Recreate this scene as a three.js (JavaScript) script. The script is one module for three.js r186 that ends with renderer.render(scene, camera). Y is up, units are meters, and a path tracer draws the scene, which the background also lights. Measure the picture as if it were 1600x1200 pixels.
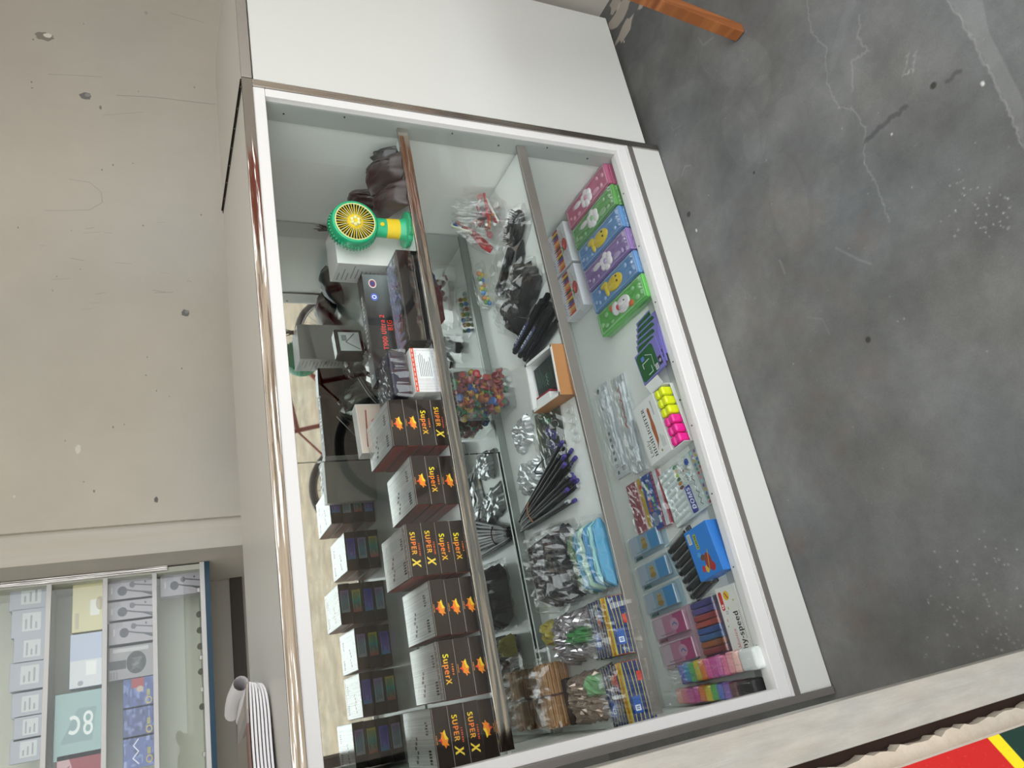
import * as THREE from 'three';
import { RoundedBoxGeometry } from 'three/addons/geometries/RoundedBoxGeometry.js';
import { ImprovedNoise } from 'three/addons/math/ImprovedNoise.js';
import { mergeGeometries, toCreasedNormals, mergeVertices } from 'three/addons/utils/BufferGeometryUtils.js';

// ---------------------------------------------------------------- camera, sky, sun, exposure
const scene = new THREE.Scene();
const renderer = new THREE.WebGLRenderer({ antialias: true });
renderer.toneMapping = THREE.LinearToneMapping;
renderer.toneMappingExposure = 1.0;
renderer.shadowMap.enabled = true;
const V = (x, y, z) => new THREE.Vector3(x, y, z);

// The phone was held upright and the picture stored lying on its side: the camera is rolled a quarter turn.
const FOCAL = 1179.8, PITCH = 0.4585, YAW = 0.4206, ROLL = -0.0075;
const EYE = V(-1.1845, 1.1852, 1.1737);
const heading = V(Math.sin(YAW), 0, -Math.cos(YAW)), side0 = V(Math.cos(YAW), 0, Math.sin(YAW)), upY = V(0, 1, 0);
const fwd = heading.clone().multiplyScalar(Math.cos(PITCH)).addScaledVector(upY, -Math.sin(PITCH));
const up0 = upY.clone().multiplyScalar(Math.cos(PITCH)).addScaledVector(heading, Math.sin(PITCH));
const right2 = side0.clone().multiplyScalar(Math.cos(ROLL)).addScaledVector(up0, Math.sin(ROLL));
const up2 = up0.clone().multiplyScalar(Math.cos(ROLL)).addScaledVector(side0, -Math.sin(ROLL));
const camera = new THREE.PerspectiveCamera(2 * Math.atan(600 / FOCAL) * 180 / Math.PI, 4 / 3, 0.05, 100);
camera.position.copy(EYE);
camera.quaternion.setFromRotationMatrix(new THREE.Matrix4().makeBasis(up2.clone().negate(), right2, fwd.clone().negate()));
scene.add(camera);

scene.background = new THREE.Color().setRGB(0.93, 0.97, 1.0);
scene.backgroundIntensity = 3.2;
const sun = new THREE.DirectionalLight(0xfff1dc, 5.0);
sun.position.set(-4, 9, -7.0); sun.target.position.set(0.5, 0, 3);
sun.castShadow = true; sun.shadow.mapSize.set(2048, 2048);
Object.assign(sun.shadow.camera, { left: -9, right: 9, top: 9, bottom: -9, near: 0.5, far: 30 });
scene.add(sun, sun.target);

// ---------------------------------------------------------------- helpers
const noise = new ImprovedNoise();
let seed = 7;
const rnd = () => { seed = (seed * 1664525 + 1013904223) >>> 0; return seed / 4294967296; };
const R = (a, b) => a + (b - a) * rnd();
// a pixel of the photograph to the point where its ray meets the plane axis = value
function hit(px, py, axis, value) {
  const d = fwd.clone().multiplyScalar(FOCAL).addScaledVector(right2, 600 - py).addScaledVector(up2, 800 - px);
  return EYE.clone().addScaledVector(d, (value - EYE[axis]) / d[axis]);
}
const used = {};
const numbered = (n) => { used[n] = (used[n] ?? -1) + 1; return used[n] ? n + '_' + String(used[n]).padStart(3, '0') : n; };
function thing(name, label, category, p = [0, 0, 0], turn = 0, group) {
  const o = new THREE.Group(); o.name = numbered(name); o.position.set(...p); o.rotation.y = turn;
  o.userData = { label, category }; if (group) o.userData.group = group;
  scene.add(o); return o;
}
function part(parent, name, geo, mat, p = [0, 0, 0], r = [0, 0, 0], label) {
  const m = new THREE.Mesh(geo, mat); m.name = name; m.position.set(...p); m.rotation.set(...r);
  m.castShadow = m.receiveShadow = true; if (label) m.userData.label = label;
  parent.add(m); return m;
}
function struct(name, geo, mat, p = [0, 0, 0], r = [0, 0, 0]) {
  const m = part(scene, name, geo, mat, p, r); m.userData.kind = 'structure'; return m;
}
const M = (color, roughness = 0.5, more = {}) => new THREE.MeshStandardMaterial({ color, roughness, ...more });
const MP = (color, roughness = 0.5, more = {}) => new THREE.MeshPhysicalMaterial({ color, roughness, ...more });
const BX = (w, h, d) => new THREE.BoxGeometry(w, h, d);
const RB = (w, h, d, r = 0.002, s = 1) => new RoundedBoxGeometry(w, h, d, s, Math.min(r, w * 0.49, h * 0.49, d * 0.49));
const CY = (a, b, h, n = 16) => new THREE.CylinderGeometry(a, b, h, n);
// box between two corners
function span(parent, name, a, b, mat, r = 0, label) {
  const s = [0, 1, 2].map((i) => Math.abs(b[i] - a[i])), c = [0, 1, 2].map((i) => (a[i] + b[i]) / 2);
  return part(parent, name, r ? RB(...s, r) : BX(...s), mat, c, [0, 0, 0], label);
}
function sspan(name, a, b, mat, r) { const m = span(scene, name, a, b, mat, r); m.userData.kind = 'structure'; return m; }
function tex(w, h, draw, srgb = true) {
  const c = document.createElement('canvas'); c.width = w; c.height = h;
  draw(c.getContext('2d'), w, h);
  const t = new THREE.CanvasTexture(c); if (srgb) t.colorSpace = THREE.SRGBColorSpace;
  t.magFilter = THREE.LinearFilter; t.wrapS = t.wrapT = THREE.RepeatWrapping; return t;
}
const print = (w, h, draw, rough = 0.4, more = {}) => new THREE.MeshStandardMaterial({ map: tex(w, h, draw), roughness: rough, ...more });
const fill = (g, c, x, y, w, h) => { g.fillStyle = c; g.fillRect(x, y, w, h); };
function txt(g, s, x, y, size, color, font = 'sans-serif', style = 'bold', align = 'center', width) {
  g.fillStyle = color; g.font = style + ' ' + size + 'px ' + font; g.textAlign = align; g.textBaseline = 'middle'; g.fillText(s, x, y, width);
}
// illegible small print: a run of short strokes
const scrawl = (g, x, y, w, h, c, lw = 3) => { const n = Math.max(4, Math.round(w / (h * 0.55))), p = []; for (let i = 0; i <= n; i++) p.push([x - w / 2 + i * w / n, y + (i % 2 ? -1 : 1) * h * (0.22 + 0.28 * Math.abs(noise.noise(i * 0.9, x * 0.1, 3.3)))]); stroke(g, p, c, lw); };
const dashes = (g, x, y, w, h, c, n = 6) => { for (let i = 0; i < n; i++) fill(g, c, x - w / 2 + i * w / n, y - h / 2, w / n * (0.5 + 0.3 * ((i * 7) % 3) / 2), h); };
const disc = (g, x, y, rx, ry, c, rot = 0) => { g.fillStyle = c; g.beginPath(); g.ellipse(x, y, rx, ry, rot, 0, 7); g.fill(); };
const poly = (g, pts, c) => { g.fillStyle = c; g.beginPath(); pts.forEach((p, i) => (i ? g.lineTo(...p) : g.moveTo(...p))); g.closePath(); g.fill(); };
const stroke = (g, pts, c, w) => { g.strokeStyle = c; g.lineWidth = w; g.lineJoin = 'round'; g.beginPath(); pts.forEach((p, i) => (i ? g.lineTo(...p) : g.moveTo(...p))); g.stroke(); };
// flat prints lying on a face of a box-shaped thing
const onTop = (o, name, w, d, mat, x, y, z, turn = 0) => part(o, name, new THREE.PlaneGeometry(w, d), mat, [x, y, z], [-Math.PI / 2, 0, turn]);
const onFront = (o, name, w, h, mat, x, y, z, turn = 0) => part(o, name, new THREE.PlaneGeometry(w, h), mat, [x, y, z], [0, 0, turn]);
const onBack = (o, name, w, h, mat, x, y, z) => part(o, name, new THREE.PlaneGeometry(w, h), mat, [x, y, z], [0, Math.PI, 0]);
const onLeft = (o, name, w, h, mat, x, y, z) => part(o, name, new THREE.PlaneGeometry(w, h), mat, [x, y, z], [0, -Math.PI / 2, 0]);
// soft closed cushion, base on y = 0, creased by noise
function pillow(w, h, d, n = 14, crease = 0.15, freq = 6, power = 4, floor = 0.12) {
  const pos = [], idx = [], s0 = R(0, 50);
  const prof = (u) => Math.pow(Math.max(0, 1 - Math.pow(Math.abs(u), power)), 0.5);
  for (const side of [1, -1]) for (let i = 0; i <= n; i++) for (let j = 0; j <= n; j++) {
    const u = i / n * 2 - 1, v = j / n * 2 - 1, t = prof(u) * prof(v);
    const k = noise.noise(u * freq + s0, v * freq, side * 3.1 + s0) * crease;
    const e = 1 + 0.5 * noise.noise(u * freq * 0.6 + s0, v * freq * 0.6, 9.3) * crease;
    const y = side > 0 ? h * (floor + (1 - floor) * t * (1 + k)) : h * floor * (1 - t);
    pos.push(u * w / 2 * e, y, v * d / 2 * e);
  }
  const N = (n + 1) * (n + 1);
  for (let i = 0; i < n; i++) for (let j = 0; j < n; j++) {
    const a = i * (n + 1) + j, b = a + 1, c = a + n + 1, e = c + 1;
    idx.push(a, b, c, b, e, c, N + a, N + c, N + b, N + b, N + c, N + e);
  }
  for (let k = 0; k < n; k++) for (const [p, q] of [[k, k + 1], [N - 1 - k, N - 2 - k], [(k + 1) * (n + 1), k * (n + 1)], [k * (n + 1) + n, (k + 1) * (n + 1) + n]]) idx.push(p, N + p, q, q, N + p, N + q);
  const g = new THREE.BufferGeometry(); g.setAttribute('position', new THREE.Float32BufferAttribute(pos, 3)); g.setIndex(idx);
  return g;
}
const smooth = (g) => { g.computeVertexNormals(); return g; };
const facet = (g) => { const f = g.toNonIndexed(); f.computeVertexNormals(); return f; };
function tube(pts, r, seg = 24, rad = 6, closed = false) { return new THREE.TubeGeometry(new THREE.CatmullRomCurve3(pts.map((p) => V(...p)), closed), seg, r, rad, closed); }
function bar(a, b, r, rad = 8, r2 = r) {   // a straight tapered rod
  const A = V(...a), B = V(...b), l = A.distanceTo(B), g = CY(r2, r, l, rad);
  g.applyQuaternion(new THREE.Quaternion().setFromUnitVectors(upY, B.clone().sub(A).normalize())); g.translate(...A.add(B).multiplyScalar(0.5).toArray()); return g;
}
function shapeOf(pts) { const s = new THREE.Shape(); pts.forEach((p, i) => (i ? s.lineTo(...p) : s.moveTo(...p))); return s; }
const slab = (pts, t, bevel = 0) => new THREE.ExtrudeGeometry(shapeOf(pts), { depth: t, bevelEnabled: bevel > 0, bevelSize: bevel, bevelThickness: bevel, bevelSegments: 2, curveSegments: 10 });

// ---------------------------------------------------------------- materials
const film = MP(0xffffff, 0.04, { transmission: 1, thickness: 0, ior: 1.8, side: THREE.DoubleSide });
const hazyFilm = MP(0xf4f6f6, 0.25, { transmission: 0.85, thickness: 0, ior: 1.4, side: THREE.DoubleSide });
const glass = MP(0xfdfefd, 0.0, { transmission: 1, thickness: 0, ior: 1.34 });
const glassEdge = MP(0x9fc4b6, 0.1, { transmission: 0.4, thickness: 0 });
const mirror = M(0xccd0ce, 0.02, { metalness: 1 });
const wavy = tex(256, 64, (g, w, h) => {
  const im = g.createImageData(w, h);
  for (let y = 0; y < h; y++) for (let x = 0; x < w; x++) { const v = 128 + 110 * noise.noise(x / 30, y / 22, 2.2) + 12 * noise.noise(x / 5, y / 9, 5); im.data.set([v, v, v, 255], (y * w + x) * 4); }
  g.putImageData(im, 0, 0);
}, false);
const steel = M(0xb9b4ae, 0.09, { metalness: 1, bumpMap: wavy, bumpScale: 0.0012 });
const steelPlain = M(0xb4aea8, 0.42, { metalness: 0.9 });
const laminate = M(0xcbcac4, 0.34);
const laminateTop = M(0xcac5ba, 0.3);
const frameWhite = M(0xdad7d4, 0.4);
const innerAlu = M(0xb4b8b4, 0.45, { metalness: 0.2 });
const interior = M(0xe4e7e2, 0.4);
const darkScrew = M(0x22201e, 0.5);
const black = M(0x141416, 0.35), blackGloss = MP(0x0d0d10, 0.2, { clearcoat: 0.5 });
const white = M(0xe8e8e6, 0.45);

// ---------------------------------------------------------------- the room
function blotchy(w, h, base, draw, amp = 10, size = 90, seedz = 1) {
  return (g) => {
    const im = g.createImageData(w, h);
    for (let y = 0; y < h; y++) for (let x = 0; x < w; x++) {
      const a = noise.noise(x / size, y / size, seedz) + 0.5 * noise.noise(x / size * 2.7, y / size * 2.7, seedz + 3) + 0.3 * noise.noise(x / size * 8, y / size * 8, seedz + 5);
      const f = (((x * 7919 + y * 104729) ^ (x * y)) % 17) / 17 - 0.5, warm = noise.noise(x / size / 1.6, y / size / 1.6, seedz + 9) * 3;
      im.data.set([base[0] + amp * a + f * amp * 0.5 + warm, base[1] + amp * a + f * amp * 0.35, base[2] + amp * a + f * amp * 0.35 - warm, 255], (y * w + x) * 4);
    }
    g.putImageData(im, 0, 0); draw(g);
  };
}
const FX0 = -2.6, FX1 = 1.8, FZ0 = -0.9, FZ1 = 1.7;   // concrete in view: 4.4 x 2.6 m
const floorTex = tex(2048, 1210, blotchy(2048, 1210, [97, 97, 95], (g) => {
  const S = 2048 / (FX1 - FX0), at = (px, py) => { const p = hit(px, py, 'y', 0); return [(p.x - FX0) * S, (p.z - FZ0) * S]; };
  const wob = (pts, c, w, amt = 5) => {
    const out = []; for (let i = 0; i < pts.length - 1; i++) for (let t = 0; t < 1; t += 0.1) { const a = at(...pts[i]), b = at(...pts[i + 1]); out.push([a[0] + (b[0] - a[0]) * t + R(-amt, amt), a[1] + (b[1] - a[1]) * t + R(-amt, amt)]); }
    stroke(g, out, c, w);
  };
  // trowel patches
  for (let i = 0; i < 420; i++) { const x = R(1000, 2048), y = R(300, 1210); g.save(); g.translate(x, y); g.rotate(R(0, 3)); g.globalAlpha = R(0.015, 0.05); disc(g, 0, 0, R(12, 60), R(5, 26), rnd() < 0.5 ? '#c9c9c6' : '#3c3e40'); g.restore(); }
  for (let i = 0; i < 60; i++) { const x = R(900, 2048), y = R(300, 1210), a = R(0, 6), l = R(10, 45); g.globalAlpha = R(0.06, 0.16); stroke(g, [[x, y], [x + Math.cos(a) * l * 0.5 + R(-8, 8), y + Math.sin(a) * l * 0.5 + R(-8, 8)], [x + Math.cos(a) * l, y + Math.sin(a) * l]], '#d0d0cc', R(1, 2.5)); }
  g.globalAlpha = 0.2;
  wob([[1260, 0], [1268, 50], [1290, 75], [1292, 130], [1310, 168], [1330, 170], [1352, 200], [1350, 255], [1365, 280], [1380, 320], [1390, 350]], '#d8d8d2', 1.0, 1.2);
  wob([[1345, 20], [1340, 60], [1355, 80], [1330, 95], [1332, 140]], '#c8c8c4', 1.2, 1.6);
  wob([[1420, 80], [1412, 118], [1425, 110], [1430, 80]], '#d0d0cc', 1, 2);
  g.globalAlpha = 0.4; wob([[1352, 222], [1385, 190], [1418, 166]], '#2c2d2d', 4, 1.5); wob([[1500, 110], [1480, 130]], '#333', 3, 2);
  g.globalAlpha = 0.14;
  poly(g, [[1482, 0], [1520, 60], [1545, 110], [1575, 170], [1600, 230], [1600, 160], [1570, 100], [1545, 50], [1535, 0]].map((p) => at(...p)), '#d6d4cc');
  g.globalAlpha = 0.4; wob([[1482, 0], [1515, 55], [1545, 110], [1575, 172], [1600, 235]], '#a9a8a2', 1.2, 1.2);
  g.globalAlpha = 0.85;
  for (const [x, y, r] of [[1458, 134, 2.6], [1356, 531, 2.6], [1076, 335, 3], [1178, 270, 1.5]]) { const p = at(x, y); disc(g, p[0], p[1], r, r, '#2a2825'); }
  for (const [x, y, r] of [[1535, 131, 2], [1393, 210, 1.2], [1088, 360, 2], [975, 65, 2]]) { const p = at(x, y); disc(g, p[0], p[1], r, r * 0.7, '#d6d2c8'); }
  // flaked paint beside the gate
  g.globalAlpha = 0.75;
  for (const [x, y, rx, ry] of [[970, 18, 12, 30], [975, 48, 9, 22], [962, 5, 14, 14], [1002, 8, 5, 8]]) { const p = at(x, y); poly(g, Array.from({ length: 14 }, (_, i) => { const a = i / 14 * 6.283, k = R(0.6, 1.2); return [p[0] + Math.cos(a) * rx * k, p[1] + Math.sin(a) * ry * k]; }), '#b9ada0'); }
  g.globalAlpha = 0.8;
  for (let i = 0; i < 110; i++) { const p = at(1600 - 150 * Math.pow(rnd(), 1.6), R(860, 1030)); disc(g, p[0] + R(-20, 20), p[1] + R(-20, 20), R(0.3, 0.85), R(0.3, 0.85), '#b9b9b4'); }
  for (let i = 0; i < 50; i++) { const p = at(1540 + 70 * (rnd() + rnd() - 1), 320 + 60 * (rnd() + rnd() - 1)); disc(g, p[0], p[1], R(0.3, 0.8), R(0.3, 0.8), '#b5b5b0'); }
  for (let i = 0; i < 420; i++) disc(g, R(700, 2048), R(250, 1210), R(0.25, 0.7), R(0.25, 0.7), '#b4b4b0');
  // rusty brown scuffs near the counter foot
  g.globalAlpha = 0.05;
  for (let i = 0; i < 160; i++) { const p = at(R(1080, 1380), R(280, 1080)); disc(g, p[0], p[1], R(4, 20), R(3, 12), '#7a5a40', R(0, 3)); }
  g.globalAlpha = 1;
}, 15, 70, 1.7));
const concrete = M(0xffffff, 0.72, { map: floorTex, bumpMap: floorTex, bumpScale: 0.002 });
{
  const g = BX(FX1 - FX0, 0.5, FZ1 - FZ0); const uv = g.attributes.uv, pos = g.attributes.position;
  for (let i = 0; i < uv.count; i++) uv.setXY(i, pos.getX(i) / (FX1 - FX0) + 0.5, 0.5 - pos.getZ(i) / (FZ1 - FZ0));
  struct('floor', g, concrete, [(FX0 + FX1) / 2, -0.25, (FZ0 + FZ1) / 2]);
}
const concretePlain = M(0x6e6e6c, 0.75);
sspan('floor', [-2.6, -0.5, -2.0], [1.8, 0, -0.9], concretePlain).name = 'floor_001';
sspan('floor', [-4.2, -0.5, -2.0], [-2.6, 0, 1.7], concretePlain).name = 'floor_002';
// plaster wall behind the counter, with chipped holes and scratches
const WX0 = -0.553, WX1 = 1.8, WH = 2.9, WZ = -1.2;
const wallTex = tex(1600, 1972, blotchy(1600, 1972, [194, 186, 172], (g) => {
  const S = 1600 / (WX1 - WX0), at = (px, py) => { const p = hit(px, py, 'z', WZ); return [(p.x - WX0) * S, 1972 - p.y * S]; };
  const chip = (x, y, rx, ry, c1, c2) => { const p = at(x, y); const ring = (k, dx, dy) => Array.from({ length: 18 }, (_, i) => { const a = i / 18 * 6.283, q = R(0.8, 1.12) * k; return [p[0] + dx + Math.cos(a) * rx * q, p[1] + dy + Math.sin(a) * ry * q]; }); poly(g, ring(1, 0, 0), c1); if (c2) poly(g, ring(0.5, rx * 0.35, ry * 0.3), c2); };
  chip(70, 57, 14, 20, '#8f887d', '#e9e3d6'); chip(134, 150, 11, 13, '#7d7a76', '#9a9792'); chip(290, 489, 9, 9, '#76736f', '#93908a');
  chip(122, 702, 10, 5, '#d8d1c4'); chip(244, 781, 6, 4, '#6f6a63'); chip(22, 776, 3, 2, '#d8d1c4'); chip(228, 20, 6, 4, '#a9a198'); chip(157, 168, 7, 3, '#8a847b');
  const line = (pts, c, w, a) => { g.globalAlpha = a; stroke(g, pts.map((p) => at(...p)), c, w); g.globalAlpha = 1; };
  line([[182, 149], [230, 151], [260, 154], [300, 159], [336, 163]], '#6d675e', 1.6, 0.5); line([[75, 116], [110, 117], [158, 120]], '#6d675e', 1.4, 0.35);
  line([[265, 20], [300, 30], [318, 35]], '#6d675e', 1.4, 0.4); line([[108, 280], [140, 285], [158, 300], [160, 316], [140, 328], [100, 329], [70, 329]], '#6d675e', 1.2, 0.35);
  line([[160, 180], [190, 178], [225, 175]], '#6d675e', 1.2, 0.3);
  for (let i = 0; i < 16; i++) { const a = R(60, 300), b = R(330, 500); line([[a, b], [a + R(4, 30), b + R(-3, 4)]], '#7a736a', 1.3, R(0.15, 0.45)); }
  for (let i = 0; i < 26; i++) { const p = at(R(20, 330), R(20, 780)); disc(g, p[0], p[1], R(1, 3), R(0.8, 2), '#8a8379'); }
}, 5, 220, 4.4));
const plaster = M(0xffffff, 0.85, { map: wallTex, bumpMap: wallTex, bumpScale: 0.0025 });
{
  const g = BX(WX1 - WX0, WH, 0.55); const uv = g.attributes.uv, pos = g.attributes.position;
  for (let i = 0; i < uv.count; i++) uv.setXY(i, pos.getX(i) / (WX1 - WX0) + 0.5, pos.getY(i) / WH + 0.5);
  struct('wall_back', g, plaster, [(WX0 + WX1) / 2, WH / 2, WZ - 0.275]);
}
const plasterBand = print(256, 512, blotchy(256, 512, [198, 191, 178], () => {}, 5, 60, 6), 0.85);
const plasterPlain = M(0xc3bdb2, 0.85), plasterRough = print(512, 512, blotchy(512, 512, [176, 164, 148], () => {}, 16, 40, 8), 0.9);
sspan('trim_2', [-0.64, 0, -1.75], [WX0, WH, WZ - 0.018], plasterBand);
sspan('wall_recess', [-4.2, 0, -1.9], [-0.64, WH, -1.75], plasterPlain);
sspan('wall_left', [-4.35, 0, -1.9], [-4.2, WH, 1.7], plasterPlain);
sspan('wall_right', [0.515, 0, -0.1], [0.66, WH, 0.8], plasterPlain);
sspan('wall_far', [1.8, 0, -1.75], [1.95, WH, 1.7], plasterPlain);
sspan('ceiling', [-4.35, WH, -1.9], [1.95, WH + 0.15, 1.3], M(0xd8d5cf, 0.9));
// a dark slot and a ledge in the recess wall under the hanging cabinet
sspan('trim_1', [-3.6, 0.86, -1.745], [-0.62, 0.9, -1.72], M(0x4a433c, 0.7));

// door pier at the end of the counter: tile, dark groove, broken plaster edge, painted board
{
  const z = 0.5, xA = -1.265, xB = -1.3115, xC = -1.325, xD = -1.341;
  const tileMat = print(256, 1024, (g, w, h) => {
    blotchy(w, h, [156, 151, 142], () => {}, 9, 60, 3)(g);
    for (let i = 0; i < 240; i++) { const x = R(0, w), y = R(0, h), l = R(30, 160); g.globalAlpha = R(0.05, 0.25); stroke(g, [[x, y], [x + R(-4, 4), y + l * 0.5], [x + R(-8, 8), y + l]], rnd() < 0.6 ? '#b8b3a8' : '#6e665a', R(0.7, 2)); }
    g.globalAlpha = 1;
  }, 0.3);
  const pier = new THREE.Group(); pier.name = 'wall_front'; pier.userData.kind = 'structure'; scene.add(pier);
  span(pier, 'core', [-1.62, 0, z - 0.06], [xC, WH, z - 0.012], M(0x39251c, 0.9));
  span(pier, 'core', [xC, 0, z - 0.06], [xA - 0.006, WH, z - 0.0205], M(0x39251c, 0.9));
  for (let k = 0; k < 3; k++) part(pier, 'tile', RB(xA - xB, 0.998, 0.02, 0.0015), tileMat, [(xA + xB) / 2, 0.5 + k, z - 0.01]);
  // broken plaster lip
  const pts = [[xD - 0.275, 0]]; for (let i = 0; i <= 260; i++) pts.push([xC + R(-0.0035, 0.0035) + 0.002 * noise.noise(i * 0.13, 1, 1), i * WH / 260]);
  pts.push([xD - 0.275, WH]);
  part(pier, 'plaster_edge', slab(pts, 0.014), plasterRough, [0, 0, z - 0.014]);
  const board = thing('painted_sign_board', 'red, yellow and green painted board on the door pier beside the grey tile', 'sign', [xD, 0, z + 0.004]);
  const bm = print(512, 1024, (g, w, h) => {   // 0.27 m wide, 1.2 m tall, seen only at its edge
    fill(g, '#b01512', 0, 0, w, h);
    const Y = (y) => h - y / 1.2 * h, X = (x) => w - x / 0.27 * w;
    poly(g, [[X(0), Y(0.308)], [X(0.3), Y(0.10)], [X(0.3), Y(0)], [X(0), Y(0)]], '#d9c010');
    poly(g, [[X(0), Y(0.286)], [X(0.3), Y(0.08)], [X(0.3), Y(0)], [X(0), Y(0)]], '#0b2c22');
    for (let i = 0; i < 3000; i++) { g.globalAlpha = 0.12; fill(g, rnd() < 0.5 ? '#fff' : '#000', R(0, w), R(0, h), 2, 2); } g.globalAlpha = 1;
  }, 0.55);
  part(board, 'board', BX(0.27, 1.2, 0.012), M(0xd9cfc3, 0.6), [-0.135, 0.6, 0]);
  onFront(board, 'paint', 0.27, 1.2, bm, -0.135, 0.6, 0.0064);
}
// the street outside, which the steel strips and the mirrored back of the counter show
{
  const soil = tex(1024, 1024, blotchy(1024, 1024, [134, 122, 106], (g) => {
    for (let i = 0; i < 900; i++) { g.globalAlpha = R(0.1, 0.5); poly(g, Array.from({ length: 6 }, (_, k) => [R(-9, 9), R(-9, 9)]).map(([a, b], k, q) => [a + (i * 37) % 1024, b + (i * 131) % 1024]), ['#d8cfc0', '#4a4238', '#9c5a44', '#6a705a'][i % 4]); } g.globalAlpha = 1;
  }, 22, 60, 12)); soil.repeat.set(7, 7);
  sspan('ground_outside', [-14, -0.75, 1.7], [16, -0.45, 30], M(0xffffff, 0.9, { map: soil }));
}
sspan('wall_outside', [2.1, -0.45, 3.3], [7.5, 1.1, 3.5], M(0x7b3d2a, 0.8));
// ---------------------------------------------------------------- the display counter
const shelfBoard = M(0xe6eae6, 0.15);
const CX0 = -1.31, TOP = 1.0, DEPTH = 0.431, S1 = 0.672, S2 = 0.385, S0 = 0.118;
{
  const c = thing('display_counter', 'long white glass-fronted display counter with steel trim and two pale shelves', 'counter', [0, 0, 0]);
  span(c, 'top_board', [CX0, 0.984, -DEPTH], [-0.0035, TOP, -0.002], laminateTop, 0.001);
  span(c, 'edge_trim', [CX0, 0.983, -0.002], [-0.001, TOP + 0.003, 0.004], steel, 0.001, 'steel strip along the counter top edge');
  span(c, 'corner_trim', [-0.0175, 0.003, -0.02], [-0.001, 0.983, 0.0035], steel, 0.001, 'upright steel strip');
  span(c, 'corner_trim', [CX0, 0.003, -0.02], [CX0 + 0.013, 0.983, 0.0035], steelPlain, 0.001);
  span(c, 'lower_trim', [CX0 + 0.013, 0.084, -0.01], [-0.0175, 0.1, 0.001], steelPlain, 0.0005);
  span(c, 'lower_panel', [CX0 + 0.013, 0.002, -0.018], [-0.0175, 0.084, 0], laminate, 0.001);
  // white front frame
  span(c, 'frame_rail', [CX0 + 0.013, 0.96, -0.03], [-0.0175, 0.983, 0.001], frameWhite, 0.0015);
  const br = span(c, 'frame_rail', [CX0 + 0.013, 0.106, -0.03], [-0.0175, 0.135, 0.001], frameWhite, 0.0015);
  for (const [a, b] of [[0.1, 0.1025], [0.1035, 0.1058]]) span(c, 'track', [CX0 + 0.013, a, -0.01], [-0.0175, b, 0.002], frameWhite);
  for (const [x0, x1] of [[-0.0375, -0.0178], [CX0 + 0.0132, CX0 + 0.032]]) span(c, 'frame_stile', [x0, 0.1352, -0.03], [x1, 0.9598, 0.0012], frameWhite, 0.0015);
  // inner angle strips with screws
  span(c, 'inner_angle', [-0.041, 0.137, -0.06], [-0.0376, 0.958, -0.012], innerAlu);
  span(c, 'inner_angle', [CX0 + 0.034, 0.119, -0.062], [-0.042, 0.1235, -0.03], innerAlu);
  for (let k = 0; k < 7; k++) part(c, 'screw', CY(0.0019, 0.0019, 0.0016, 10), darkScrew, [-0.0418, 0.2 + k * 0.12, k % 2 ? -0.02 : -0.036], [0, 0, Math.PI / 2]);
  for (let k = 0; k < 9; k++) part(c, 'screw', CY(0.0019, 0.0019, 0.0016, 10), darkScrew, [-0.12 - k * 0.14, 0.1243, -0.046 + (k % 2) * 0.01]);
  for (let k = 0; k < 8; k++) part(c, 'screw', CY(0.0017, 0.0017, 0.0014, 10), darkScrew, [-0.15 - k * 0.15, 0.1355, -0.02]);
  span(c, 'front_glass', [CX0 + 0.03, 0.13, -0.0122], [-0.036, 0.962, -0.012], glass);
  // inside: end panels, floor, back
  span(c, 'side_panel', [-0.0365, 0.1, -DEPTH], [-0.0185, 0.984, -0.031], interior);
  span(c, 'side_panel', [CX0, 0.003, -DEPTH], [CX0 + 0.018, 0.984, -0.021], interior);
  span(c, 'bottom_panel', [CX0 + 0.018, S0 - 0.014, -DEPTH], [-0.0365, S0, -0.031], interior);
  span(c, 'back_panel', [CX0 + 0.018, S0, -0.425], [-0.0365, 0.984, -0.411], interior);
  for (const [x0, x1, z] of [[CX0 + 0.02, -0.64, -0.41], [-0.66, -0.04, -0.404]]) {
    const d = span(c, 'mirror_panel', [x0, S0 + 0.004, z], [x1, 0.975, z + 0.004], mirror, 0, 'mirrored back panel');
  }
  for (const y of [S2]) span(c, 'back_rail', [CX0 + 0.02, y + 0.001, -0.4], [-0.038, y + 0.02, -0.394], M(0x8f9691, 0.3, { metalness: 0.6 }));
  span(c, 'back_rail', [CX0 + 0.02, S0 + 0.001, -0.4], [-0.038, S0 + 0.016, -0.394], innerAlu);
  for (const [y, m] of [[S1, steel], [S2, steelPlain]]) {
    const s = span(c, 'shelf', [CX0 + 0.019, y - 0.006, -0.398], [-0.042, y, -0.034], shelfBoard);
    span(s, 'edge_strip', [CX0 + 0.036, y - 0.01, -0.034], [-0.042, y + 0.013, -0.026], m, 0.0008).position.sub(s.position);
    span(c, 'shelf_bracket', [-0.046, y - 0.012, -0.06], [-0.0376, y - 0.0065, -0.03], innerAlu);
  }
}

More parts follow.
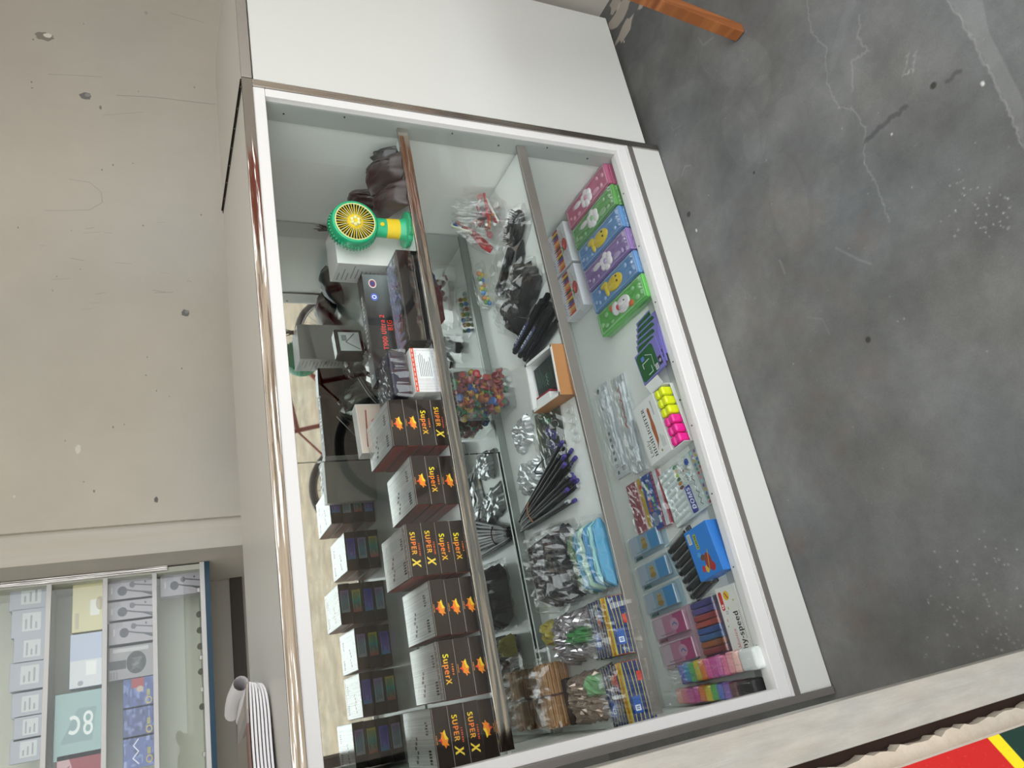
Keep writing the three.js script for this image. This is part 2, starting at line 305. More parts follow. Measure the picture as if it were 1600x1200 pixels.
{
  const f = thing('counter_flap', 'lift-up flap board of the counter top with a dark piano hinge', 'counter flap', [0, 0.984, 0]);
  span(f, 'flap_board', [0.0035, 0, -DEPTH], [0.46, 0.016, -0.002], laminateTop, 0.001);
  span(f, 'edge_trim', [0.001, -0.001, -0.002], [0.46, 0.019, 0.004], steelPlain, 0.001, 'steel strip on the flap edge');
  span(f, 'hinge', [-0.0075, 0.0161, -DEPTH - 0.002], [0.0075, 0.0175, -0.003], M(0x3c3733, 0.45, { metalness: 0.7 }), 0, 'dark piano hinge');
  for (let k = 0; k < 14; k++) part(f, 'hinge_screw', CY(0.0016, 0.0016, 0.001, 8), steelPlain, [k % 2 ? 0.004 : -0.004, 0.0178, -0.02 - k * 0.03]);
  part(f, 'hinge_pin', bar([0, 0.0185, -DEPTH], [0, 0.0185, -0.004], 0.0022), M(0x2b2724, 0.4, { metalness: 0.8 }));
  const g = thing('counter_gate', 'plain white swing gate panel under the counter flap', 'gate', [0, 0.037, 0]);
  span(g, 'gate_panel', [0.003, 0, -0.018], [0.432, 0.943, 0], laminate, 0.001);
  for (const y of [0.15, 0.75]) part(g, 'hinge', bar([0.004, y, -0.021], [0.004, y + 0.07, -0.021], 0.004), steelPlain);
}
// wooden stool: only one foot reaches into the picture
{
  const wood = print(256, 512, (g, w, h) => {
    fill(g, '#8a5028', 0, 0, w, h);
    for (let i = 0; i < 120; i++) { const x = R(0, w); g.globalAlpha = R(0.1, 0.35); stroke(g, Array.from({ length: 12 }, (_, k) => [x + 8 * noise.noise(k * 0.3, x * 0.05, 2), k * h / 11]), rnd() < 0.5 ? '#6e3a1a' : '#c07c48', R(1, 3)); } g.globalAlpha = 1;
  }, 0.4);
  const s = thing('wooden_stool', 'orange-brown varnished wooden stool leg standing on the concrete by the gate', 'stool', [0.03, 0, 0.335]);
  for (const [x, z] of [[0, 0], [0.36, 0], [0, 0.34], [0.36, 0.34]]) { const k = x ? -1 : 1, e = 0.07 * k; part(s, 'leg', slab([[-0.012, 0.005], [-0.006, 0], [0.012, 0], [0.012 + e, 0.45], [-0.012 + e, 0.45]], 0.024, 0.001), wood, [x, 0, z - 0.012]); }
  for (const z of [0, 0.34]) span(s, 'stretcher', [0.065, 0.36, z - 0.01], [0.295, 0.4, z + 0.01], wood, 0.002);
  span(s, 'seat', [0.03, 0.4515, -0.03], [0.33, 0.475, 0.37], wood, 0.004);
}
// ---------------------------------------------------------------- top shelf
// stacks of small dark boxes: lettering stands upside down on their ends
const flame = (g, x0, x1) => { const q = g.createLinearGradient(x0, 0, x1, 0); q.addColorStop(0, '#f2e21c'); q.addColorStop(0.5, '#f0702a'); q.addColorStop(1, '#e8b52a'); return q; };
function letterFace(kind) {
  return print(384, 112, (g, w, h) => {
    fill(g, '#231a17', 0, 0, w, h); fill(g, '#8c8480', 0, h - 4, w, 4);
    if (kind === 0) { g.fillStyle = flame(g, 100, 290); txt(g, 'SUPER', 145, 66, 56, flame(g, 60, 230)); txt(g, 'X', 282, 62, 92, '#f3d24a', 'sans-serif', 'italic bold'); dashes(g, 200, 24, 100, 13, '#c9502c', 7); }
    if (kind === 1) { txt(g, 'SuperX', 190, 66, 60, flame(g, 110, 275), 'sans-serif', 'bold'); dashes(g, 200, 22, 80, 13, '#d9742c', 5); }
    if (kind === 2) {   // leaping flame-coloured animal mark
      g.save(); g.translate(200, 50); g.scale(1.55, 1.45);
      poly(g, [[-38, -12], [-14, -16], [2, -26], [16, -20], [30, -28], [26, -16], [38, -8], [26, -2], [20, 10], [6, 14], [2, 28], [-6, 12], [-22, 6], [-30, 14], [-28, -2]], '#f08a22');
      poly(g, [[-38, -12], [-14, -16], [2, -26], [4, -10], [-18, -4], [-28, -2]], '#f6d22e'); poly(g, [[6, 14], [2, 28], [-6, 12], [10, 4], [20, 10]], '#e5482c'); disc(g, 27, -12, 2, 2, '#2b211d'); g.restore();
      dashes(g, 200, 98, 60, 8, '#d98c2c', 7);
    }
  }, 0.3);
}
const faces = [0, 1, 2].map(letterFace);
const topFaces = [0, 1].map((k) => print(256, 384, (g, w, h) => {
  fill(g, k ? '#c9c6c2' : '#d3d3d0', 0, 0, w, h);
  for (let i = 0; i < 260; i++) { g.globalAlpha = 0.12; fill(g, rnd() < 0.5 ? '#fff' : '#888', R(0, w), 0, R(1, 3), h); } g.globalAlpha = 1;
  for (let i = 0; i < 5; i++) { fill(g, '#4a4744', 26 + i * 13, 300, 8, 34); fill(g, '#6a6662', 150 + i * 12, 290 + (i % 2) * 6, 7, 30); }
  for (let i = 0; i < 6; i++) fill(g, k ? '#7d4a40' : '#55524f', 30 + i * 20, 120 + (i % 3) * 14, 14, 26 - (i % 3) * 4);
  if (k) { fill(g, '#8a3c33', 0, h - 40, w, 6); for (let i = 0; i < 9; i++) fill(g, '#a06a5c', 14 + i * 26, h - 28, 18, 8); }
  for (let i = 0; i < 12; i++) fill(g, '#8b8884', 30 + i * 16, 40 + (i % 4) * 9, 10, 3);
}, 0.12, { metalness: 0.55 }));
const holo = [0, 1, 2].map((k) => print(160, 64, (g, w, h) => {
  const q = g.createLinearGradient(0, 0, w, h * (k - 1)); const c = [['#5a5be0', '#8f86ff', '#4ac3d8'], ['#e8d04a', '#54d6c0', '#e07a6a'], ['#b48ad0', '#9fd0e0', '#b9c4d0']][k];
  c.forEach((v, i) => q.addColorStop(i / 2, v)); g.fillStyle = q; g.fillRect(0, 0, w, h);
  for (let i = 0; i < 4; i++) fill(g, 'rgba(40,40,80,0.55)', 14, 12 + i * 11, R(90, 130), 4);
}, 0.25));
const bxBody = M(0x261d1a, 0.35), bxRed = M(0x7c2a26, 0.4);
const BW = 0.091, BH = 0.0268, BD = 0.152;
const bodyGeo = RB(BW, BH - 0.0004, BD, 0.0008), edgeGeo = BX(0.0008, BH - 0.004, BD - 0.004);
function darkBox(x, y, z, turn, kind, flip, topKind, holoKind, label) {
  const o = thing('dark_gadget_box', label, 'box', [x, y, z], turn, 'stacked dark boxes with flame-coloured lettering');
  part(o, 'carton', bodyGeo, bxBody, [0, BH / 2, 0]);
  onFront(o, 'front_print', BW - 0.002, BH - 0.002, faces[kind], 0, BH / 2, BD / 2 + 0.0003, flip ? 0 : Math.PI);
  onTop(o, 'top_print', BW - 0.002, BD - 0.002, topFaces[topKind], 0, BH + 0.0001, 0);
  onBack(o, 'hologram_sticker', 0.05, 0.02, holo[holoKind], 0.005, BH / 2, -BD / 2 - 0.0003);
  part(o, 'red_edge', edgeGeo, bxRed, [-BW / 2 - 0.0003, BH / 2, 0]);
  return o;
}
const levels = { 4: ['bottom', 'second from the bottom', 'third from the bottom', 'topmost'], 3: ['bottom', 'middle', 'topmost'] };
const kindText = ['angular lettering', 'rounded lettering', 'flame animal mark'];
const stackAt = ['in stack beside the striped carton', 'in second stack from the striped carton', 'in third stack from the striped carton', 'in fourth stack from the striped carton', 'in fifth stack from the striped carton', 'in stack against the end panel'];
[[-0.707, -0.136, [0, 1, 2, 2], 0], [-0.819, -0.137, [2, 1, 2], 0], [-0.94, -0.137, [1, 1, 0, 0], 1], [-1.04, -0.137, [2, 2, 2], 0], [-1.1385, -0.137, [2, 2, 1], 1], [-1.237, -0.137, [2, 0, 0, 2], 0]].forEach(([x, z, kinds, tk], s) => {
  kinds.forEach((k, i) => {
    const jig = (i - kinds.length / 2) * 0.0008, up = s === 5 && i === 0;
    darkBox(x + jig, S1 + i * BH, z + R(-0.002, 0.002), R(-0.012, 0.012), k, up, tk, (s + i) % 3,
      `dark box with ${kindText[k]}${up ? ' upright' : ''}, ${levels[kinds.length][i]}, ${stackAt[s]}`);
  });
});
// handheld fan
{
  const green = MP(0x12b07c, 0.35, { clearcoat: 0.3 }), yellow = M(0xe9c613, 0.4), cream = M(0xe8e2a0, 0.4), dark = M(0x4a4a20, 0.8);
  const f = thing('handheld_fan', 'green and yellow handheld fan standing on its scalloped foot', 'fan', [-0.262, S1, -0.085], -0.12);
  const cy = 0.118, r = 0.048;
  const drum = new THREE.LatheGeometry([[0.040, 0.013], [0.044, 0.0145], [0.0475, 0.012], [r, 0.004], [r, -0.016], [0.046, -0.02], [0.02, -0.022], [0, -0.022]].map((p) => new THREE.Vector2(...p)), 48); drum.rotateX(Math.PI / 2);
  part(f, 'housing', drum, green, [0, cy, 0]);
  for (let k = 0; k < 44; k++) { const a = k / 44 * Math.PI * 2; part(f, 'rim_tooth', BX(0.0028, 0.0042, 0.014), green, [Math.cos(a) * (r + 0.001), cy + Math.sin(a) * (r + 0.001), -0.012], [0, 0, a - Math.PI / 2 + 0.25]); }
  const ring = new THREE.TorusGeometry(0.0405, 0.0014, 8, 48); part(f, 'grille_ring', ring, cream, [0, cy, 0.0135]);
  part(f, 'grille_back', new THREE.CircleGeometry(0.041, 40), dark, [0, cy, 0.002]);
  const ribGeo = mergeGeometries([bar([0.012, 0, 0.0005], [0.04, 0, 0], 0.0009, 5)]);
  for (let k = 0; k < 40; k++) part(f, 'grille_rib', ribGeo, k % 2 ? yellow : cream, [0, cy, 0.0133], [0, 0, k / 40 * Math.PI * 2]);
  part(f, 'hub', CY(0.0155, 0.0165, 0.003, 28), yellow, [0, cy, 0.0138], [Math.PI / 2, 0, 0]);
  const fl = part(f, 'flower', CY(0.0045, 0.0045, 0.004, 16), yellow, [0, cy, 0.0165], [Math.PI / 2, 0, 0]);
  for (let k = 0; k < 6; k++) { const a = k / 6 * 6.283; part(fl, 'petal', new THREE.SphereGeometry(0.0048, 12, 8), cream, [Math.cos(a) * 0.0075, -0.0005, Math.sin(a) * 0.0075]); }
  const hs = (y0, y1, r0, r1, m, n) => { const g = new THREE.CylinderGeometry(r1, r0, y1 - y0, 28); g.scale(1, 1, 0.72); part(f, n, g, m, [0, (y0 + y1) / 2, -0.004]); };
  hs(0.05, 0.074, 0.0215, 0.021, green, 'neck'); hs(0.022, 0.05, 0.0225, 0.0215, yellow, 'grip_band'); hs(0.008, 0.022, 0.027, 0.0225, green, 'handle');
  part(f, 'button', CY(0.0042, 0.0045, 0.003, 16), yellow, [0, 0.061, 0.0115], [Math.PI / 2, 0, 0]);
  const foot = new THREE.Shape(); for (let k = 0; k <= 96; k++) { const a = k / 96 * 6.2832, q = 0.034 + 0.003 * Math.abs(Math.cos(a * 6)); k ? foot.lineTo(Math.cos(a) * q, Math.sin(a) * q) : foot.moveTo(Math.cos(a) * q, Math.sin(a) * q); }
  const fg = new THREE.ExtrudeGeometry(foot, { depth: 0.007, bevelSize: 0.0015, bevelThickness: 0.0015, bevelSegments: 2 }); fg.rotateX(-Math.PI / 2); part(f, 'foot', fg, green, [0, 0.0015, -0.004]);
}
// white carton behind the fan
{
  const o = thing('white_carton', 'tall white carton standing behind the handheld fan', 'box', [-0.272, S1, -0.175]);
  part(o, 'carton', RB(0.10, 0.146, 0.075, 0.001), white, [0, 0.0735, 0]);
  onLeft(o, 'side_print', 0.07, 0.14, print(128, 256, (g, w, h) => { fill(g, '#cfd2d0', 0, 0, w, h); for (let i = 0; i < 14; i++) fill(g, '#8a8d8c', R(6, 30), 14 + i * 17, R(30, 90), 4); fill(g, '#444', 20, 120, 34, 8); }, 0.5), -0.0503, 0.0735, 0);
}
// dark soft pouches at the shelf end
{
  const leather = MP(0x2c2022, 0.45, { clearcoat: 0.3, clearcoatRoughness: 0.4 }), leather2 = MP(0x1d1c20, 0.4, { clearcoat: 0.4 });
  const leaf = (l, w, t) => { const g = pillow(l, t, w, 16, 0.25, 3, 2.6, 0.3); return smooth(g); };
  const specs = [[608, 205, 0.0, 0.075, 0.05, 0.05, 1.1, 0.1, leather2, 'flat black soft pouch lying at the shelf end'], [610, 255, 0.004, 0.12, 0.065, 0.046, 1.25, 0.3, leather, 'dark brown creased pouch leaning on the black one at the shelf end'],
    [612, 310, 0.002, 0.11, 0.06, 0.044, 1.35, 0.28, leather, 'dark brown folded pouch beside the handheld fan'], [578, 316, 0.002, 0.11, 0.055, 0.05, 1.0, 0.5, leather2, 'black thin pouch with stiff edges standing behind the fan']];
  for (const [px, py, y, l, w, t, turn, tilt, m, label] of specs) {
    const at = hit(px, py, 'y', S1 + 0.03);
    const o = thing('soft_pouch', label, 'pouch', [Math.min(at.x, -0.078), S1 + y, Math.min(at.z, -0.092)], turn, 'dark pouches at the shelf end');
    const b = part(o, 'body', leaf(l, w, t), m, [0, Math.sin(tilt) * l * 0.5 * 0.8, 0], [0, 0, tilt]);
    part(b, 'flap_edge', tube([[-l * 0.4, t * 0.8, w * 0.2], [0, t * 1.0, w * 0.26], [l * 0.4, t * 0.7, w * 0.2]], 0.0014), m);
  }
  const b = thing('small_black_brush', 'small black bristled brush tip behind the handheld fan', 'brush', [-0.222, S1 + 0.147, -0.165]);
  for (let k = 0; k < 9; k++) part(b, 'bristle', bar([0, 0, 0], [R(-0.01, 0.012), R(0.022, 0.034), R(-0.008, 0.008)], 0.0022, 5, 0.0006), black, [R(-0.004, 0.004), 0, R(-0.004, 0.004)]);
}
// long watch carton on its edge
{
  const w = 0.25, h = 0.098, d = 0.035;
  const o = thing('watch_carton', 'black smart-watch carton with red lettering and watch pictures standing on its edge', 'box', [-0.467, S1, -0.158], 0.02);
  part(o, 'carton', RB(w, h, d, 0.001), M(0x17181a, 0.3), [0, h / 2, 0]);
  onFront(o, 'front_print', w - 0.002, h - 0.002, print(768, 300, (g, W, H) => {
    const q = g.createLinearGradient(0, 0, W, H); q.addColorStop(0, '#1a1b1d'); q.addColorStop(0.55, '#232628'); q.addColorStop(1, '#8f9c9d'); g.fillStyle = q; g.fillRect(0, 0, W, H);
    poly(g, [[420, H], [560, 190], [W, 170], [W, H]], '#b9c4c6');
    txt(g, 'T900 Ultra 2', 345, 92, 44, '#d83a2a', 'sans-serif', 'bold'); txt(g, 'BIG', 395, 138, 46, '#d83a2a');
    disc(g, 700, 62, 34, 26, '#d8dadd'); disc(g, 700, 62, 27, 20, '#b2423c'); disc(g, 700, 62, 20, 14, '#3a4a8a'); disc(g, 600, 62, 28, 24, '#4a68c8'); g.strokeStyle = '#fff'; g.lineWidth = 5; g.beginPath(); g.arc(600, 62, 12, 0, 6.3); g.stroke();
    stroke(g, [[330, 190], [600, 170]], '#e6e6e6', 9); disc(g, 320, 192, 30, 28, '#d9dcdc'); disc(g, 320, 192, 22, 20, '#bfc4c4');
    stroke(g, [[60, 170], [170, 150], [210, 175]], '#dcdfe0', 16); stroke(g, [[40, 130], [150, 140]], '#b4b8b9', 9);
    poly(g, [[250, 215], [330, 200], [470, 215], [520, 190], [660, 170], [690, 195], [620, 205], [690, 215], [640, 235], [520, 245], [360, 250], [260, 240]], '#0c0d0e');
    disc(g, 560, 222, 26, 14, '#e8eaea'); disc(g, 330, 262, 12, 11, '#17191b'); poly(g, [[30, 240], [150, 200], [250, 230], [230, 300], [30, 300]], '#2e3133');
  }, 0.25), 0, h / 2, d / 2 + 0.0003);
  onTop(o, 'top_print', w - 0.002, d - 0.002, print(512, 72, (g, W, H) => { fill(g, '#101113', 0, 0, W, H); txt(g, 'watch ultra 2', 240, 38, 38, '#dfe2e2', 'monospace', 'bold'); txt(g, 'S', 470, 36, 40, '#f0f0f0', 'serif', 'italic bold'); }, 0.3), 0, h + 0.0002, 0, Math.PI);
  // low glossy carton in front of it
  const b = thing('glossy_black_carton', 'low glossy black film-wrapped carton in front of the watch carton', 'box', [-0.441, S1, -0.088]);
  part(b, 'carton', RB(0.205, 0.05, 0.075, 0.0015), blackGloss, [0, 0.025, 0]);
  onTop(b, 'top_print', 0.195, 0.066, print(384, 128, (g, W, H) => { fill(g, '#8288a8', 0, 0, W, H); for (let i = 0; i < 40; i++) { const x = R(0, W); poly(g, [[x, H], [x + R(10, 40), R(40, 90)], [x + R(30, 70), H]], rnd() < 0.6 ? '#1e2026' : '#5a6080'); } fill(g, '#15161a', 0, H - 24, W, 24); }, 0.2), 0, 0.0503, 0);
  part(b, 'wrapper', facet(pillow(0.21, 0.053, 0.08, 16, 0.05, 7, 24, 0.02)), film);
}
// white carton with a red stripe, a navy pouch lying on it
{
  const o = thing('white_striped_carton', 'white film-wrapped carton with an orange-red stripe and a printed paper label', 'box', [-0.604, S1, -0.105]);
  part(o, 'carton', RB(0.092, 0.051, 0.1, 0.001), white, [0, 0.0255, 0]);
  onFront(o, 'front_print', 0.091, 0.05, print(384, 208, (g, W, H) => {
    fill(g, '#e2e0e2', 0, 0, W, H); for (let i = 0; i < 60; i++) fill(g, 'rgba(170,160,175,0.25)', R(0, W), 0, R(1, 4), H); fill(g, '#d8492c', 0, 0, W, 26); for (let i = 0; i < 9; i++) fill(g, '#e9c8bf', 14 + i * 42, 8, 26, 8);
    fill(g, '#eef1f3', 120, 46, 240, 120); for (let i = 0; i < 7; i++) fill(g, '#5a6068', 132, 58 + i * 15, R(120, 215), 5);
  }, 0.35), 0, 0.0255, 0.0503);
  part(o, 'wrapper', facet(pillow(0.099, 0.054, 0.108, 16, 0.05, 8, 20, 0.02)), film);
  const p = thing('navy_pouch', 'dark navy film-wrapped pouch lying on the white red-striped carton', 'pouch', [-0.606, S1 + 0.0545, -0.115], 0.05);
  part(p, 'pouch', RB(0.095, 0.036, 0.095, 0.006, 3), M(0x191a33, 0.4), [0, 0.0185, 0]);
  part(p, 'wrapper', facet(pillow(0.108, 0.04, 0.105, 18, 0.12, 7, 10, 0.04)), film);
  const r = thing('red_printed_card_box', 'flat pale box with red print standing behind the navy pouch', 'box', [-0.655, S1, -0.24], 0.1);
  part(r, 'carton', RB(0.11, 0.12, 0.03, 0.001), M(0xcfc8c0, 0.3), [0, 0.06, 0]);
  onFront(r, 'front_print', 0.106, 0.116, print(192, 192, (g, W, H) => { fill(g, '#cdbcae', 0, 0, W, H); poly(g, [[30, 180], [70, 60], [110, 40], [90, 120], [130, 100], [110, 180]], '#b9604e'); disc(g, 120, 70, 18, 26, '#c03a30'); stroke(g, [[20, 20], [170, 30]], '#8f4a3e', 5); }, 0.25), 0, 0.06, 0.0153);
  const pack = (x, z, w, h, d, turn, label) => { const q = thing('silver_foil_pack', label, 'packet', [x, S1, z], turn, 'foil packs at the back of the top shelf'); part(q, 'foil', facet(pillow(w, h, d, 12, 0.35, 5, 3, 0.2)), M(0x9a9a98, 0.22, { metalness: 0.9 })); };
  pack(-0.365, -0.275, 0.1, 0.05, 0.08, 0.4, 'crumpled silver foil pack behind the watch carton near the white carton'); pack(-0.49, -0.285, 0.12, 0.07, 0.08, -0.3, 'crumpled silver foil pack behind the middle of the watch carton');
  const wbox = thing('watch_display_case', 'small black-framed clear case standing on the foil packs by the mirror', 'case', [-0.43, S1 + 0.068, -0.30], 0.2);
  part(wbox, 'frame', RB(0.07, 0.062, 0.03, 0.004, 2), blackGloss, [0, 0.031, 0]);
  onFront(wbox, 'window', 0.052, 0.046, print(64, 64, (g) => { fill(g, '#aab2ae', 0, 0, 64, 64); stroke(g, [[6, 60], [30, 20], [60, 50]], '#5c6462', 3); fill(g, '#747c7a', 34, 8, 20, 16); }, 0.1), 0, 0.031, 0.0153);
}
// black fallen strap and small things deeper on the shelf
{
  const o = thing('black_strap', 'black curved watch strap lying behind the watch carton', 'strap', [-0.57, S1, -0.3]);
  part(o, 'band', tube([[0.06, 0.085, 0.01], [0.02, 0.06, 0], [-0.03, 0.02, 0], [-0.07, 0.006, 0.01]], 0.006, 24, 6), black);
  part(o, 'buckle', new THREE.TorusGeometry(0.009, 0.002, 6, 16), steelPlain, [-0.075, 0.008, 0.01], [Math.PI / 2, 0, 0]);
}
// sheaf of papers on the counter top
{
  const o = thing('paper_sheaf', 'sheaf of curled white papers lying on the counter top by the wall recess', 'papers', [-1.19, TOP, -0.24], 0.25);
  const page = M(0xe2dede, 0.7), cover = print(256, 128, (g, W, H) => { fill(g, '#8e837b', 0, 0, W, H); fill(g, '#6e4f45', 90, 0, 70, H); fill(g, '#c9c4bd', 0, 0, 60, H); fill(g, '#a39a90', 180, 20, 60, 80); }, 0.4);
  for (let k = 0; k < 7; k++) {
    const n = 16, g = new THREE.BoxGeometry(0.3, 0.0034, 0.16, n, 1, 1); const p = g.attributes.position;
    for (let i = 0; i < p.count; i++) { const x = p.getX(i), u = x / 0.3 + 0.5, c = Math.max(0, u - 0.62) / 0.38; p.setXYZ(i, x - c * c * 0.05, p.getY(i) + 0.004 + k * 0.0056 + c * c * (0.012 - k * 0.002) + 0.003 * Math.sin(u * 4), p.getZ(i) + 0.003 * k); }
    g.computeVertexNormals();
    const s = part(o, 'sheet', g, k === 6 ? cover.clone() : page, [-0.03, 0, 0]); s.material.side = THREE.DoubleSide;
  }
  part(o, 'roll', tube([[0.075, 0.045, -0.075], [0.075, 0.048, 0], [0.075, 0.043, 0.08]], 0.012, 16, 12), page);
  part(o, 'roll', tube([[0.06, 0.03, -0.07], [0.06, 0.032, 0.03], [0.062, 0.028, 0.09]], 0.01, 16, 12), page);
  part(o, 'silver_sticker', RB(0.05, 0.001, 0.045, 0.0004), steelPlain, [-0.03, 0.046, 0.06], [0.25, 0, 0]);
}
// ---------------------------------------------------------------- middle shelf
const bagOver = (o, w, h, d, x = 0, z = 0, turn = 0, crease = 0.3, n = 18) => part(o, 'clear_bag', facet(pillow(w, h, d, n, crease, 6, 5, 0.03)), film, [x, 0, z], [0, turn, 0]);
{ // bag of red and blue toys
  const o = thing('bagged_toy', 'red, blue and white toy parts in a crinkled clear bag at the shelf end', 'toy', [-0.118, S2, -0.215], 0.55);
  const red = M(0x9c2a2c, 0.4), blue = M(0x2f5f9c, 0.4), pale = M(0xd8d2cc, 0.4), pink = M(0xb87a7c, 0.45), tan = M(0xa5653c, 0.5);
  part(o, 'red_blade', slab([[-0.09, 0.02], [-0.07, 0.034], [0.02, 0.03], [0.07, 0.05], [0.06, 0.036], [0.01, 0.012], [-0.07, 0.004]], 0.008, 0.002), red, [0, 0.03, -0.055], [0.2, 0, 0.1]);
  part(o, 'blue_fin', slab([[0, 0], [0.03, 0.03], [0.055, 0.026], [0.03, 0]], 0.006, 0.001), blue, [0.03, 0.062, -0.05]);
  part(o, 'white_hook', tube([[0.0, 0.06, -0.04], [0.035, 0.085, -0.045], [0.06, 0.098, -0.05], [0.075, 0.09, -0.05]], 0.0035, 20), M(0xd9dbc0, 0.4));
  for (let k = 0; k < 14; k++) part(o, 'stick', bar([R(-0.05, 0.05), R(0.008, 0.04), R(-0.02, 0.04)], [R(-0.07, 0.07), R(0.01, 0.05), R(-0.04, 0.06)], 0.004), [red, pink, pale, tan][k % 4]);
  part(o, 'grey_block', RB(0.05, 0.02, 0.03, 0.003), M(0x85808c, 0.5), [0.02, 0.03, 0.01], [0.2, 0.5, 0]);
  for (let k = 0; k < 16; k++) part(o, 'pink_disc', CY(0.009, 0.009, 0.005, 14), k % 2 ? pink : pale, [R(-0.05, 0.07), 0.012 + R(0, 0.035), R(-0.04, 0.05)], [R(-0.6, 0.6), 0, R(-0.6, 0.6)]);
  bagOver(o, 0.19, 0.095, 0.13, 0, 0, 0, 0.5, 22); o.scale.setScalar(0.92);
}
{ // hair brush
  const o = thing('hair_brush', 'black hair brush with round bristle head in a clear bag', 'brush', [-0.243, S2, -0.145], -1.055);
  const prof = (u) => 0.006 + 0.012 * Math.sin(Math.min(1, u * 1.1) * Math.PI * 0.5);
  part(o, 'handle', RB(0.13, 0.016, 0.03, 0.006, 3), M(0x1a1d1f, 0.4), [-0.07, 0.016, 0]);
  part(o, 'handle_end', RB(0.03, 0.02, 0.036, 0.006, 3), M(0x26302f, 0.4), [-0.135, 0.014, 0]);
  const head = new THREE.SphereGeometry(0.03, 20, 14); head.scale(1.8, 0.7, 1); part(o, 'head', head, black, [0.055, 0.021, 0]);
  for (let k = 0; k < 60; k++) { const u = R(-0.045, 0.045), v = R(-0.02, 0.02); part(o, 'bristle', CY(0.0008, 0.0011, 0.016, 5), black, [0.055 + u, 0.036, v], [v * 14, 0, -u * 6]); }
  part(o, 'flat_blade', slab([[-0.05, -0.012], [0.03, -0.02], [0.06, 0], [0.03, 0.02], [-0.05, 0.012]], 0.004, 0.001), M(0x1e2021, 0.4), [-0.02, 0.006, 0.048], [-Math.PI / 2, 0, 0.25]);
  bagOver(o, 0.26, 0.05, 0.085, -0.02, 0.004, 0, 0.35); o.scale.setScalar(0.86);
}
{ // bead strip
  const o = thing('bead_toy_strip', 'strip of small blue, yellow and white beads beside the hair brush', 'toy', [-0.235, S2, -0.335], 0.1);
  for (let k = 0; k < 15; k++) part(o, 'bead', new THREE.SphereGeometry(0.0065, 10, 8), M([0x4f8fc9, 0xd9c94a, 0xd0d8d2, 0x79a56c, 0xc98a5a][k % 5], 0.35), [-0.055 + (k % 8) * 0.015, 0.0065 + (k > 7 ? 0.01 : 0), (k > 7 ? 0.004 : 0) + R(-0.003, 0.003)]);
  bagOver(o, 0.14, 0.03, 0.045, 0, 0, 0, 0.3, 12);
}
{ // dark bag
  const o = thing('dark_bagged_gloves', 'black folded gloves in a shiny grey plastic bag behind the marker pens', 'gloves', [-0.378, S2, -0.15], -1.2);
  part(o, 'folded_cloth', smooth(pillow(0.17, 0.042, 0.08, 18, 0.4, 3.5, 5, 0.1)), M(0x222224, 0.7), [0, 0.001, 0]);
  for (let k = 0; k < 4; k++) part(o, 'finger', smooth(pillow(0.07, 0.016, 0.02, 8, 0.2, 3, 3, 0.2)), M(0x1b1b1d, 0.7), [0.05, 0.03, -0.032 + k * 0.021]);
  part(o, 'plastic_bag', facet(pillow(0.19, 0.06, 0.085, 20, 0.45, 5, 5, 0.03)), film);
}
{ // marker pens
  const ink = M(0x13141a, 0.35), cap = M(0x0e0f12, 0.3), band = print(256, 64, (g, w, h) => { fill(g, '#15172a', 0, 0, w, h); fill(g, '#3a4a9c', 0, 40, w, 10); for (let i = 0; i < 4; i++) { fill(g, '#d9dde2', 30 + i * 48, 8, 34, 26); disc(g, 47 + i * 48, 21, 8, 8, '#33384a'); } }, 0.35);
  const names = ['black marker pen with white icons lying on top of the pen pile', 'black marker pen with a blue line beside the iconed one', 'black marker pen nearest the brown tray', 'black marker pen at the bottom of the pile', 'black marker pen with its clip up near the grey bag', 'black marker pen lying across under the iconed one'];
  [[-0.466, 0.0262, -0.14, -1.33], [-0.4915, 0.009, -0.13, -1.36], [-0.5135, 0.009, -0.12, -1.42], [-0.4715, 0.009, -0.14, -1.34], [-0.4505, 0.009, -0.138, -1.34], [-0.491, 0.0262, -0.118, -1.4]].forEach(([x, y, z, a], i) => {
    const o = thing('marker_pen', names[i], 'marker', [x, S2 + y, z], a, 'black marker pens');
    const L = (g) => { g.rotateZ(Math.PI / 2); return g; };
    part(o, 'barrel', L(CY(0.0085, 0.0085, 0.115, 18)), ink, [-0.012, 0, 0]);
    part(o, 'cap', L(CY(0.0088, 0.0075, 0.052, 18)), cap, [0.068, 0, 0]);
    part(o, 'cap_clip', RB(0.04, 0.003, 0.004, 0.001), cap, [0.062, 0.01, 0]);
    part(o, 'end_plug', L(CY(0.006, 0.006, 0.008, 14)), cap, [-0.073, 0, 0]);
    if (i < 2 || i === 5) part(o, 'label', RB(0.085, 0.0012, 0.011, 0.0005), band, [-0.015, 0.0083, 0]);
  });
}
